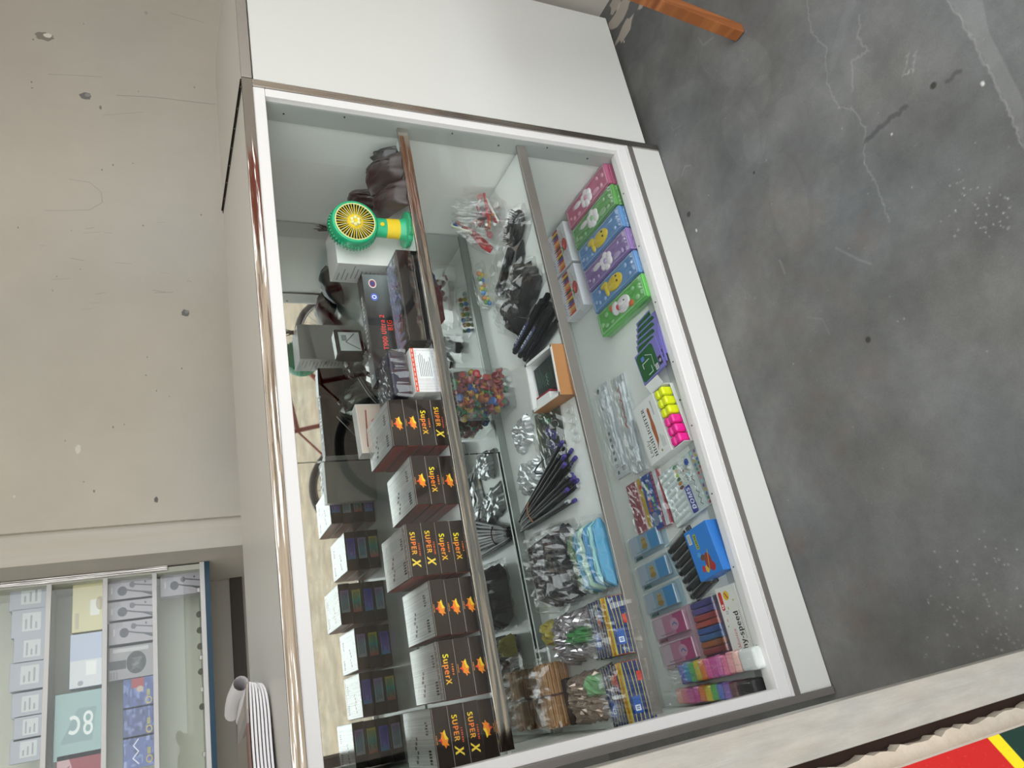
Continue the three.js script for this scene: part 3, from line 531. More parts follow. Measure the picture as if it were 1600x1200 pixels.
{ // jar of push pins
  const o = thing('pin_jar', 'clear plastic jar filled with red, blue, green and yellow push pins', 'jar', [-0.537, S2, -0.333]);
  part(o, 'jar_wall', RB(0.108, 0.166, 0.09, 0.016, 4), hazyJar(), [0, 0.084, 0]);
  part(o, 'lid', RB(0.09, 0.01, 0.07, 0.004, 3), hazyFilm, [0, 0.173, 0]);
  const cols = [0x8e2a2c, 0x9c3030, 0x7c2a2c, 0x2c4c86, 0x2c6a40, 0xb8962a, 0x9c5228, 0x6e2028].map((c) => MP(c, 0.25, { clearcoat: 0.4 }));
  const head = new THREE.LatheGeometry([[0, 0.022], [0.009, 0.022], [0.009, 0.018], [0.0045, 0.014], [0.0045, 0.006], [0.0075, 0.003], [0.0075, 0], [0, 0]].map((p) => new THREE.Vector2(...p)), 10);
  for (let k = 0; k < 150; k++) part(o, 'push_pin', head, cols[Math.floor(R(0, 8))], [R(-0.042, 0.042), 0.014 + R(0, 0.135), R(-0.03, 0.034)], [R(0, 6), R(0, 6), R(0, 6)]);
  for (let k = 0; k < 5; k++) { const s = part(o, 'star_pin', slab(Array.from({ length: 10 }, (_, i) => { const a = i / 10 * 6.283, r = i % 2 ? 0.0035 : 0.008; return [Math.cos(a) * r, Math.sin(a) * r]; }), 0.003), cols[5], [R(-0.03, 0.03), R(0.02, 0.13), 0.037], [0, 0, R(0, 3)]); }
}
function hazyJar() { return MP(0xf6f8f7, 0.08, { transmission: 0.97, thickness: 0, ior: 1.5 }); }
{ // open tray of cards
  const o = thing('card_tray', 'white-lined brown cardboard tray holding dark green cards', 'tray', [-0.605, S2, -0.098], -0.08);
  const kraft = M(0xa87444, 0.6), w = 0.11, d = 0.125, h = 0.04, t = 0.003;
  span(o, 'floor', [-w / 2, 0, -d / 2], [w / 2, t, d / 2], white);
  span(o, 'front_wall', [-w / 2, t, d / 2 - t], [w / 2, h, d / 2], kraft); span(o, 'back_wall', [-w / 2, t, -d / 2], [w / 2, h, -d / 2 + t], white);
  for (const s of [-1, 1]) { span(o, 'side_wall', [s > 0 ? w / 2 - t : -w / 2, t, -d / 2 + t], [s > 0 ? w / 2 : -w / 2 + t, h, d / 2 - t], white); }
  span(o, 'side_cover', [-w / 2 - 0.0008, 0, -d / 2], [-w / 2, h, d / 2], kraft);
  for (const [x0, x1, z0, z1] of [[-w / 2, w / 2, d / 2 - 0.006, d / 2], [-w / 2, w / 2, -d / 2, -d / 2 + 0.006], [-w / 2, -w / 2 + 0.006, -d / 2, d / 2], [w / 2 - 0.006, w / 2, -d / 2, d / 2]]) span(o, 'rim', [x0, h, z0], [x1, h + 0.001, z1], white);
  const face = print(192, 192, (g, W, H) => { fill(g, '#1f2b28', 0, 0, W, H); for (let i = 0; i < 9; i++) stroke(g, [[R(20, 60), 30 + i * 16], [R(90, 180), 26 + i * 16]], '#5f9a84', 2); scrawl(g, 70, 110, 76, 24, '#9ccfb8'); }, 0.3);
  for (let k = 0; k < 5; k++) {
    const c = thing('green_card', ['dark green card lying flat at the bottom of the brown tray', 'second dark green card in the brown tray', 'third dark green card in the brown tray', 'fourth dark green card in the brown tray', 'topmost dark green lettered card in the brown tray'][k], 'card', [-0.594 - k * 0.001, S2 + 0.0035 + k * 0.0052, -0.102], -0.08 + (k - 2) * 0.03, 'dark cards in the brown tray');
    part(c, 'card', BX(0.066, 0.0045, 0.085), M(0x1c2724, 0.35), [0, 0.00225, 0]); onTop(c, 'card_print', 0.065, 0.084, face, 0, 0.0047, 0);
  }
  const l = thing('white_leaflet', 'folded white leaflet with a red edge beside the green cards', 'leaflet', [-0.643, S2 + 0.004, -0.12], -0.08);
  part(l, 'paper', RB(0.02, 0.03, 0.06, 0.002), white, [0, 0.015, 0]); part(l, 'red_edge', BX(0.003, 0.028, 0.062), M(0xa32a3a, 0.5), [0.012, 0.015, 0]);
}
{ // nail clipper card
  const o = thing('nail_clipper_card', 'dark display card carrying purple and green nail clippers on chains', 'card', [-0.718, S2, -0.18], -0.12);
  part(o, 'card', RB(0.15, 0.003, 0.115, 0.001), M(0x3a3f3a, 0.5), [0, 0.0016, 0]);
  onTop(o, 'card_print', 0.148, 0.113, print(256, 192, (g, W, H) => { fill(g, '#39403a', 0, 0, W, H); fill(g, '#5c6458', 0, 0, W, 30); scrawl(g, 190, 16, 60, 16, '#d6c23a'); for (let i = 0; i < 5; i++) fill(g, '#a9aca6', 20, 150 + i * 7, 90, 3); disc(g, 60, 60, 22, 30, '#6a726a'); }, 0.5), 0, 0.0033, 0);
  const chrome = M(0xc9cccc, 0.15, { metalness: 1 }), tones = [M(0x1d5a34, 0.35), M(0x33286e, 0.35), M(0x2c2360, 0.35), M(0x20503a, 0.35)];
  [[0.055, 0.0, 0], [0.02, 0.012, 1], [-0.01, 0.018, 2], [-0.045, 0.012, 3]].forEach(([x, z, c]) => {
    const cl = part(o, 'clipper', RB(0.016, 0.006, 0.062, 0.002, 2), chrome, [x, 0.0075, z], [0, -0.5, 0]);
    part(cl, 'grip', RB(0.018, 0.004, 0.04, 0.002, 2), tones[c], [0, 0.0045, 0.01]);
    for (let i = 0; i < 4; i++) part(cl, 'dot', CY(0.0014, 0.0014, 0.0006, 8), white, [0.003 * (i % 2 ? 1 : -1), 0.0068, -0.004 + i * 0.009]);
    part(cl, 'chain', tube([[0, 0.001, 0.03], [0.006, -0.002, 0.045], [-0.002, -0.002, 0.055], [-0.01, 0, 0.046]], 0.0012, 20, 5), chrome);
  });
  part(o, 'clear_bag', facet(pillow(0.165, 0.018, 0.125, 14, 0.4, 6, 6, 0.05)), film);
  const rg = new THREE.TorusGeometry(0.0095, 0.0032, 8, 20); rg.rotateX(Math.PI / 2);
  const pos = [[-0.653, -0.089], [-0.685, -0.075], [-0.709, -0.071], [-0.728, -0.075], [-0.748, -0.073]];
  pos.forEach(([x, z], i) => {
    const r = thing('clear_ring', ['clear faceted plastic ring beside the brown tray', 'second clear ring from the brown tray', 'third clear ring from the brown tray', 'fourth clear ring from the brown tray', 'clear faceted ring beside the pencil bundle'][i], 'ring', [x, S2, z], 0, 'row of clear rings'); part(r, 'band', rg, film, [0, 0.0034, 0]);
    part(r, 'stone', new THREE.IcosahedronGeometry(0.0055, 0), hazyFilm, [0, 0.0065, -0.008]);
  });
}
// silvery cellophane packets
[[-0.655, -0.29, 0.065, 0.085, 0.2, 'small silvery cellophane packet beside the pin jar'], [-0.757, -0.3, 0.075, 0.1, -0.1, 'larger silvery cellophane packet between the clipper card and the pen bundle']].forEach(([x, z, w, d, a, label]) => {
  const o = thing('cellophane_packet', label, 'packet', [x, S2, z], a, 'silvery cellophane packets');
  part(o, 'film', facet(pillow(w, 0.017, d, 12, 0.6, 6, 8, 0.1)), M(0xd5d9da, 0.18, { metalness: 0.55 }));
  part(o, 'insert', BX(w * 0.8, 0.002, d * 0.8), white, [0, 0.0015, 0]);
});
{ // bundle of black pencils with purple ends
  const o = thing('pencil_bundle', 'rubber-banded bundle of black pencils with purple and silver ends fanned out', 'pencils', [-0.835, S2, -0.24], 0);
  const blk = M(0x131316, 0.35), purple = M(0x3c2f78, 0.4), silver = M(0xb8bcc0, 0.2, { metalness: 1 });
  const A = [-0.836, -0.345], mid = [-0.822, -0.24];
  for (let k = 0; k < 16; k++) {
    const f = (k % 8) / 7 - 0.5, lay = Math.floor(k / 8), ex = 0.03 + f * -0.11 + R(-0.006, 0.006), ez = 0.135 + R(-0.02, 0.012) - Math.abs(f) * 0.03;
    const a = [-0.012 + f * -0.03, 0.008 + lay * 0.009 + R(0, 0.003), -0.115 + R(-0.008, 0.008)], b = [ex, 0.006 + lay * 0.014 + R(0, 0.006), ez];
    const pen = part(o, 'pencil', bar(a, b, 0.004, 8), blk);
    const dir = V(b[0] - a[0], b[1] - a[1], b[2] - a[2]).normalize(), e = [b[0] + dir.x * 0.012, b[1] + dir.y * 0.012, b[2] + dir.z * 0.012];
    part(pen, 'end_ferrule', bar(b, e, 0.0046, 8), k % 3 ? purple : silver);
    part(pen, 'tip', bar(a, [a[0] - dir.x * 0.012, a[1] - dir.y * 0.012, a[2] - dir.z * 0.012], 0.0042, 8, 0.0025), blk);
  }
  part(o, 'rubber_band', (() => { const g = new THREE.TorusGeometry(0.019, 0.002, 6, 24); g.scale(1.3, 0.8, 1); return g; })(), M(0x8a5a34, 0.6), [-0.002, 0.015, -0.06]);
  part(o, 'hanging_cord', tube([[0.05, 0.01, 0.06], [0.07, 0.025, 0.0], [0.09, 0.012, 0.03], [0.07, 0.006, 0.1]], 0.002, 24), M(0x26343a, 0.4));
}
{ // stack of dark sleeves in film
  const o = thing('sleeve_stack', 'film-wrapped stack of black fabric sleeves standing on edge', 'sleeves', [-0.975, S2, -0.215], 0.04);
  for (let k = 0; k < 8; k++) part(o, 'sleeve', smooth(pillow(0.145, 0.06 + R(-0.004, 0.004), 0.016, 8, 0.15, 4, 8, 0.3)), M(k < 2 ? 0x3c3436 : 0x232327, 0.6), [R(-0.003, 0.003), 0, -0.062 + k * 0.0165]);
  part(o, 'film_wrap', facet(pillow(0.165, 0.074, 0.155, 24, 0.4, 7, 7, 0.02)), film);
  const b = thing('blue_towel_pack', 'light blue pack of folded cleaning cloths in clear wrap', 'cloth pack', [-0.985, S2, -0.083], 0.04);
  for (let k = 0; k < 6; k++) part(b, 'cloth', smooth(pillow(0.125, 0.05 - k * 0.004, 0.012, 10, 0.3, 4, 8, 0.3)), M([0x5f7a58, 0x4a8fae, 0x9cc0b0, 0x3f86b4, 0x8fc4c8, 0x4f97bc][k], 0.7), [0, 0, -0.03 + k * 0.012]);
  part(b, 'clear_wrap', facet(pillow(0.14, 0.06, 0.085, 18, 0.45, 6, 7, 0.02)), film);
}
{ // foil bags and blue packs
  const foil = M(0xc4bfc2, 0.2, { metalness: 0.7 });
  const f1 = thing('crinkled_snack_bag', 'silver and pink crinkled foil bag behind the first blue toothbrush pack', 'bag', [-1.115, S2, -0.212], 0.02);
  part(f1, 'foil', facet(pillow(0.096, 0.05, 0.15, 22, 0.6, 9, 4, 0.1)), foil); part(f1, 'green_patch', facet(pillow(0.03, 0.03, 0.09, 8, 0.5, 5, 4, 0.1)), M(0x4a8a50, 0.4), [-0.005, 0.026, 0.045]);
  part(f1, 'yellow_patch', facet(pillow(0.05, 0.03, 0.05, 8, 0.5, 5, 4, 0.1)), M(0xb0a24c, 0.4), [0.02, 0.022, -0.08]);
  const f2 = thing('brown_snack_bag', 'brown and green crinkled foil bag behind the second blue toothbrush pack', 'bag', [-1.228, S2, -0.205], 0.05);
  part(f2, 'foil', facet(pillow(0.09, 0.045, 0.15, 20, 0.5, 9, 4, 0.1)), M(0xb09e90, 0.25, { metalness: 0.5 })); part(f2, 'green_patch', facet(pillow(0.045, 0.03, 0.07, 8, 0.5, 5, 4, 0.1)), M(0x7fae7c, 0.4), [0.015, 0.02, 0.05]);
  part(f2, 'brown_side', RB(0.088, 0.034, 0.02, 0.004), M(0x3a2a26, 0.5), [0, 0.018, -0.08]);
  const face = (t) => print(256, 160, (g, W, H) => {
    fill(g, '#16306c', 0, 0, W, H); for (let i = 0; i < 5; i++) { g.strokeStyle = '#c8b83a'; g.lineWidth = 5; g.beginPath(); g.moveTo(0, 20 + i * 30); g.quadraticCurveTo(W / 2, 40 + i * 26 + R(-14, 14), W, 14 + i * 32); g.stroke(); }
    fill(g, '#2a5aa8', 40, 20, 70, 60); fill(g, '#e8eef4', 50, 30, 24, 36); txt(g, '8', 62, 48, 34, '#2a5aa8'); fill(g, '#c9402c', t ? 170 : 130, 90, 40, 26); poly(g, [[150, 150], [190, 90], [230, 150]], t ? '#c23a2c' : '#16306c');
  }, 0.3);
  [[-1.118, -0.072, 0, 'blue toothbrush pack with yellow lines beside the light blue cloths'], [-1.232, -0.07, 1, 'blue toothbrush pack with a red triangle by the end panel']].forEach(([x, z, t, label], i) => {
    const o = thing('toothbrush_pack', label, 'packet', [x, S2, z], 0.02, 'blue toothbrush packs');
    for (let k = 0; k < 5; k++) { const b = part(o, 'backing_card', RB(0.102, 0.046 + R(-0.004, 0.004), 0.006, 0.001), M(k === 4 ? 0xb8461e : k === 3 ? 0xc98a22 : 0x17306a, 0.4), [0, 0.024, -0.03 + k * 0.016], [-0.12, 0, 0]); part(b, 'yellow_edge', BX(0.1, 0.0016, 0.0066), M(0xc9b93a, 0.4), [0, 0.0225, 0]); }
    onFront(o, 'card_print', 0.1, 0.044, face(t), 0, 0.0245, 0.0382, 0).rotation.x = -0.12;
    onTop(o, 'top_print', 0.098, 0.05, face(t), 0, 0.0505, -0.004);
    part(o, 'clear_bag', facet(pillow(0.108, 0.058, 0.092, 18, 0.5, 8, 7, 0.03)), film);
  });
}
{ // wooden sticks in a bag
  const o = thing('wooden_stick_bag', 'clear bag with a bundle of pale wooden sticks held by a rubber band', 'sticks', [-1.215, S2, -0.335], 0.02);
  const wood = [0xc99a6a, 0xbf8d5c, 0xd4a878].map((c) => M(c, 0.6)), sg = CY(0.0026, 0.0026, 0.118, 6); sg.rotateZ(Math.PI / 2);
  let n = 0; for (let a = 0; a < 11; a++) for (let b = 0; b < 8; b++) part(o, 'stick', sg, wood[n++ % 3], [R(-0.004, 0.004), 0.004 + a * 0.0052, -0.02 + b * 0.0054 + (a % 2) * 0.0026]);
  part(o, 'rubber_band', RB(0.004, 0.061, 0.049, 0.001), M(0x6e4a30, 0.6), [0.0, 0.0305, 0.0005]);
  part(o, 'clear_bag', facet(pillow(0.145, 0.072, 0.07, 18, 0.5, 5, 6, 0.02)), film);
  part(o, 'bag_neck', facet(pillow(0.05, 0.03, 0.03, 8, 0.6, 4, 3, 0.1)), film, [0.075, 0.03, 0]);
}
// ---------------------------------------------------------------- cabinet floor
const relief = (o, m, shapes) => shapes.forEach(([n, g, mm, p, r]) => part(o, n, g, mm ?? m, p, r));
{ // six moulded pencil boxes
  const defs = [[0xb05a7a, 'pink', 'flower'], [0x58984a, 'green', 'flower'], [0x5a88bc, 'blue', 'fish'], [0x8668a4, 'purple', 'flower'], [0x5a88bc, 'blue', 'fish'], [0x56ac48, 'green', 'bird']];
  const where = ['at the shelf end', 'next to the pink one', 'between the green and purple ones', 'between the two blue ones', 'next to the last green one', 'beside the purple puzzle cards'];
  const yel = M(0xd0b52a, 0.4), wht = M(0xd8d2d4, 0.45), org = M(0xc8622a, 0.4);
  defs.forEach(([c, cn, motif], i) => {
    const x = -0.07 - i * 0.066, z = -0.146 + i * 0.0035, W = 0.0605, D = 0.205, H = 0.03;
    const base = MP(c, 0.35, { clearcoat: 0.6, clearcoatRoughness: 0.15 }), soft = MP(new THREE.Color(c).lerp(new THREE.Color(0xffffff), 0.18), 0.3, { clearcoat: 0.7, clearcoatRoughness: 0.1 });
    const o = thing('pencil_box', `${cn} plastic pencil box with a raised ${motif} lid, ${where[i]}`, 'pencil box', [x, S0, z], 0.0, 'moulded pencil boxes');
    part(o, 'tray', RB(W, H * 0.55, D, 0.003, 2), base, [0, H * 0.275, 0]);
    const lid = part(o, 'lid', RB(W + 0.001, H * 0.42, D + 0.001, 0.004, 2), base, [0, H * 0.79, 0]);
    part(lid, 'lid_border', (() => { const s = shapeOf([[-W / 2 + 0.003, -D / 2 + 0.004], [W / 2 - 0.003, -D / 2 + 0.004], [W / 2 - 0.003, D / 2 - 0.004], [-W / 2 + 0.003, D / 2 - 0.004]]); s.holes.push(shapeOf([[-W / 2 + 0.006, -D / 2 + 0.007], [-W / 2 + 0.006, D / 2 - 0.007], [W / 2 - 0.006, D / 2 - 0.007], [W / 2 - 0.006, -D / 2 + 0.007]])); const g = new THREE.ExtrudeGeometry(s, { depth: 0.0015, bevelEnabled: false }); g.rotateX(-Math.PI / 2); return g; })(), soft, [0, H * 0.21, 0]);
    const blob = (n, rx, rz, m, px, pz, h = 0.004) => { const g = new THREE.SphereGeometry(1, 16, 10, 0, 6.2832, 0, Math.PI / 2); const k = n === 'star_bump' ? 1 : 1.3; g.scale(rx * k, h, rz * k); part(lid, n, g, m, [px * (k > 1 ? 1.2 : 1), H * 0.21, pz * (k > 1 ? 1.25 : 1)]); };
    if (motif === 'fish') { blob('fish_body', 0.015, 0.026, yel, 0, 0.005, 0.007); blob('fish_tail', 0.016, 0.007, yel, 0.002, -0.024, 0.005); blob('fish_tail', 0.006, 0.012, yel, 0.012, -0.03, 0.005); blob('fish_eye', 0.003, 0.003, black, -0.004, 0.018, 0.0085); blob('fish_eye', 0.003, 0.003, black, 0.006, 0.018, 0.0085); }
    else if (motif === 'bird') { blob('bird_body', 0.016, 0.022, wht, 0, 0.01, 0.007); blob('bird_wing', 0.014, 0.012, wht, 0.004, -0.016, 0.006); blob('bird_foot', 0.006, 0.008, org, -0.012, 0.034); blob('bird_foot', 0.006, 0.006, org, 0.012, -0.03); blob('bird_bow', 0.007, 0.005, M(0xa53038, 0.4), 0.0, -0.004, 0.0095); blob('bird_eye', 0.0022, 0.0022, black, 0.003, 0.02, 0.0085); }
    else { for (let k = 0; k < 6; k++) { const a = k / 6 * 6.283; blob('petal', 0.009, 0.009, wht, Math.cos(a) * 0.011, Math.sin(a) * 0.013, 0.005); } blob('flower_heart', 0.007, 0.007, soft, 0, 0, 0.007); blob('leaf', 0.006, 0.014, wht, 0.008, -0.034); blob('leaf', 0.006, 0.012, soft, -0.01, 0.036); }
    for (const [px, pz] of [[-0.014, -0.07], [0.012, -0.062], [-0.006, -0.086], [0.014, 0.06], [-0.014, 0.07], [0.006, 0.084], [-0.016, -0.045]]) blob('star_bump', R(0.004, 0.007), R(0.004, 0.008), soft, px, pz, 0.003);
    if (i > 0) part(o, 'clear_wrap', facet(pillow(W + 0.004, H + 0.007, D + 0.012, 14, 0.08, 9, 30, 0.02)), film);
  });
}
{ // two crayon packs at the back
  const cover = print(384, 256, (g, W, H) => {
    fill(g, '#d6d4da', 0, 0, W, H); scrawl(g, 90, 30, 120, 26, '#5a52a0'); scrawl(g, 290, 30, 110, 24, '#6a6aa8');
    const cs = ['#c8502e', '#d98a3a', '#d9a870', '#b8443a', '#3f4a9c', '#7a4a2a', '#d9b23a', '#9c3a5a', '#c86a3a', '#3a3a48'];
    for (let i = 0; i < 18; i++) poly(g, [[3 + i * 21, 160], [3 + i * 21, 100], [14 + i * 21, 50 + (i % 3) * 8], [24 + i * 21, 100], [24 + i * 21, 160]], cs[i % 10]);
    for (let i = 0; i < 90; i++) { g.globalAlpha = 0.6; stroke(g, [[R(0, W), R(150, H)], [R(0, W), R(150, H)]], ['#6a9c5a', '#c86a8a', '#8a7ac0', '#b8d0a8'][i % 4], 1.5); } g.globalAlpha = 1;
    disc(g, 190, 212, 56, 34, '#b8383c'); disc(g, 180, 200, 22, 12, '#d86a66'); poly(g, [[150, 190], [120, 170], [160, 178], [190, 165], [186, 186]], '#3f8a3c');
    for (let i = 0; i < 20; i++) disc(g, 190 + R(-46, 46), 212 + R(-26, 26), 2, 2, '#e8d8a8');
  }, 0.4);
  [[-0.118, 'crayon pack with a strawberry cover in the back corner'], [-0.252, 'crayon pack with a strawberry cover beside the empty floor']].forEach(([x, label]) => {
    const o = thing('crayon_pack', label, 'crayons', [x, S0, -0.316], 0, 'white crayon packs');
    part(o, 'carton', RB(0.126, 0.034, 0.096, 0.001), M(0xdedee2, 0.5), [0, 0.0172, 0]); onTop(o, 'cover_print', 0.124, 0.094, cover, 0, 0.0346, 0);
    onLeft(o, 'side_print', 0.09, 0.03, print(128, 48, (g, W, H) => { fill(g, '#d9d9dc', 0, 0, W, H); for (let i = 0; i < 6; i++) fill(g, '#a8a8b0', 8, 5 + i * 7, R(60, 110), 2); }, 0.5), -0.0634, 0.017, 0);
  });
}
{ // fanned puzzle cards
  const face = print(256, 288, (g, W, H) => {
    fill(g, '#7a74b8', 0, 0, W, H); g.fillStyle = '#1f5a2c'; g.beginPath(); g.roundRect(12, 8, W - 24, H - 60, 30); g.fill();
    g.strokeStyle = '#d8e0dc'; g.lineWidth = 6; g.beginPath(); g.moveTo(40, 90); g.lineTo(40, 150); g.lineTo(90, 150); g.moveTo(110, 60); g.lineTo(150, 60); g.lineTo(150, 150); g.stroke(); stroke(g, [[60, 180], [160, 190], [200, 120]], '#c8d4cc', 5); fill(g, '#5a7ac8', 170, 60, 34, 40);
    fill(g, '#2a2430', 30, H - 48, 70, 40); disc(g, 65, H - 28, 14, 14, '#a8a4b8'); fill(g, '#e8e8ee', 20, H - 100, 46, 36); for (let i = 0; i < 10; i++) fill(g, '#333', 24 + i * 4, H - 96, 2, 28);
  }, 0.35);
  [0, 1, 2, 3, 4, 5].forEach((k) => {
    const o = thing('puzzle_card', ['lowest green card with purple border in the fan beside the green pencil box', 'second green card from the pencil box in the fan', 'third green card from the pencil box in the fan', 'fourth green card from the pencil box in the fan', 'fifth green card from the pencil box in the fan', 'topmost green card with purple border in the fan'][k], 'card', [-0.485 - k * 0.017, S0 + 0.0005 + k * 0.0052, -0.074 - (k === 5 ? 0.006 : 0)], [0.1, 0.06, 0.05, 0.02, 0, 0.12][k], 'fanned green cards');
    part(o, 'card', RB(0.078, 0.0046, 0.09, 0.0012), M(0x6660a8, 0.35), [0, 0.0024, 0]); onTop(o, 'card_print', 0.076, 0.088, face, 0, 0.0049, 0);
  });
}
{ // highlighter box
  const o = thing('highlighter_box', 'white highlighter carton with a cut-out full of yellow and pink caps', 'box', [-0.712, S0, -0.112], 0.1);
  const card = M(0xdcdcd9, 0.5), W = 0.142, D = 0.13, H = 0.034, cut = 0.044;   // the front strip is open
  span(o, 'carton', [-W / 2, 0, -D / 2], [W / 2, H, D / 2 - cut], card, 0.0008);
  span(o, 'tray', [-W / 2, 0, D / 2 - cut], [W / 2, 0.004, D / 2], card); span(o, 'front_lip', [-W / 2, 0.004, D / 2 - 0.0012], [W / 2, 0.014, D / 2], card);
  for (const s of [-1, 1]) span(o, 'side_lip', [s * W / 2, 0.004, D / 2 - cut], [s * (W / 2 - 0.0012), H * 0.9, D / 2 - 0.0012], card);
  part(o, 'open_flap', BX(0.022, 0.0008, 0.05), card, [W / 2 + 0.009, H + 0.004, D / 2 - cut / 2], [0, 0, 0.4]);
  onTop(o, 'lid_print', W - 0.003, D - cut - 0.003, print(512, 320, (g, w, h) => {
    fill(g, '#d9d9d6', 0, 0, w, h); txt(g, 'Leely', 120, 60, 66, '#4a5040', 'sans-serif', 'normal'); txt(g, 'HIGHLIGHTER', 245, 122, 58, '#2c2c2a', 'serif', 'bold', 'center', 430); txt(g, 'COLOURS', 410, 260, 26, '#4a4a46', 'serif');
    poly(g, [[60, 160], [120, 178], [260, 168], [330, 182], [420, 178], [440, 200], [420, 216], [330, 214], [260, 222], [140, 214]], '#a3582c'); disc(g, 45, 210, 12, 10, '#8a7a2a'); for (let i = 0; i < 4; i++) fill(g, '#7a7a76', 60, 240 + i * 14, 120 - i * 14, 4);
  }, 0.5), 0, H + 0.0003, -cut / 2);
  const ye = MP(0xdfe60a, 0.25, { clearcoat: 0.3 }), pk = MP(0xec1d90, 0.25, { clearcoat: 0.3 });
  for (let k = 0; k < 6; k++) for (let r = 0; r < 2; r++) {
    const pink = r === 0 ? k < 3 : k < 2.5; const hl = thing('highlighter_pen', `bright ${pink ? 'pink' : 'yellow'} highlighter cap, ${['sixth', 'fifth', 'fourth', 'third', 'second', 'first'][k]} from the open flap, ${r ? 'front' : 'inner'} row of the carton`, 'highlighter', [0, 0, 0], 0.1, pink ? 'pink highlighters in the carton' : 'yellow highlighters in the carton');
    const lx = -W / 2 + 0.014 + k * 0.0228, lz = D / 2 - cut + 0.013 + r * 0.017, c = Math.cos(0.1), s = Math.sin(0.1); hl.position.set(-0.712 + lx * c + lz * s, S0 + 0.0045, -0.112 - lx * s + lz * c);
    part(hl, 'cap', RB(0.0205, 0.031, 0.0165, 0.006, 4), pink ? pk : ye, [0, 0.0158, 0]); part(hl, 'barrel', RB(0.019, 0.003, 0.015, 0.001), white, [0, 0.0012, 0]);
  }
}
{ // two pen packs
  const f = [0, 1].map((k) => print(512, 128, (g, W, H) => {
    fill(g, k ? '#b9c0c2' : '#cdd3d6', 0, 0, W, H);
    if (!k) { for (let i = 0; i < 7; i++) fill(g, '#5a6064', 20 + i * 36, 16, 18, 22); disc(g, 490, 26, 14, 14, '#4a5054'); fill(g, '#6a7074', 380, 20, 60, 12); dashes(g, 290, 84, 240, 30, '#3c4246', 9); fill(g, '#eef1f2', 20, 60, 100, 50); for (let i = 0; i < 16; i++) fill(g, '#33383a', 26 + i * 6, 66, 3, 40); }
    else { scrawl(g, 350, 40, 230, 44, '#c8644a', 9); disc(g, 130, 80, 44, 34, '#5a78b8'); disc(g, 130, 80, 26, 22, '#d0d6dc'); disc(g, 90, 96, 14, 14, '#a0404a'); for (let i = 0; i < 20; i++) disc(g, R(180, 500), R(70, 120), 6, 5, ['#8aa8a4', '#c89a7a', '#a8b09a'][i % 3]); }
  }, 0.35));
  [[-0.643, -0.322, 0.058, 0, 'white pen pack in creased film along the back'], [-0.655, -0.247, 0.05, 1, 'grey pen pack with orange lettering before the white one']].forEach(([x, z, d, k, label]) => {
    const o = thing('pen_pack', label, 'pen pack', [x, S0, z], 0.01 - k * 0.05, 'flat pen packs');
    part(o, 'backing_card', RB(0.245, 0.006, d, 0.001), M(0xc4cacc, 0.5), [0, 0.003, 0]); onTop(o, 'card_print', 0.243, d - 0.002, f[k], 0, 0.0063, 0);
    for (let i = 0; i < 2; i++) part(o, 'pen', (() => { const g = CY(0.004, 0.004, 0.2, 10); g.rotateZ(Math.PI / 2); return g; })(), M(0xb8c0c4, 0.3), [0, 0.0105, d * 0.32 - i * 0.009]);
    part(o, 'film_wrap', facet(pillow(0.252, 0.019, d + 0.012, 26, 0.3, 9, 8, 0.04)), film);
  });
}
{ // blue and yellow pack with pink scalloped edge
  const o = thing('craft_paper_pack', 'blue and yellow craft pack with a pink scalloped edge', 'packet', [-0.856, S0, -0.25], 0.02);
  part(o, 'pack', RB(0.13, 0.012, 0.13, 0.003), M(0x9c4a54, 0.45), [0, 0.006, 0]);
  onTop(o, 'cover_print', 0.128, 0.128, print(320, 320, (g, W, H) => {
    fill(g, '#9c4450', 0, 0, W, 110); for (let i = 0; i < 12; i++) { disc(g, 14 + i * 27, 110, 14, 12, '#d8b0b4'); disc(g, 14 + i * 27, 270, 12, 9, '#a8406a'); }
    fill(g, '#c0a22e', 0, 118, W, 42); fill(g, '#2c4a94', 0, 156, W, 104); disc(g, 270, 140, 14, 14, '#c8443a'); disc(g, 250, 196, 22, 18, '#4a8a4c'); dashes(g, 140, 190, 110, 26, '#c8503c', 5); dashes(g, 150, 228, 90, 20, '#6aa84c', 4); disc(g, 60, 205, 40, 30, '#7a8aa8'); fill(g, '#c8ccd0', 0, 282, W, 38); fill(g, '#d8dce0', 30, 236, 40, 20);
  }, 0.35), 0, 0.0123, 0);
  part(o, 'film_wrap', facet(pillow(0.142, 0.02, 0.142, 18, 0.4, 7, 8, 0.04)), film);
}
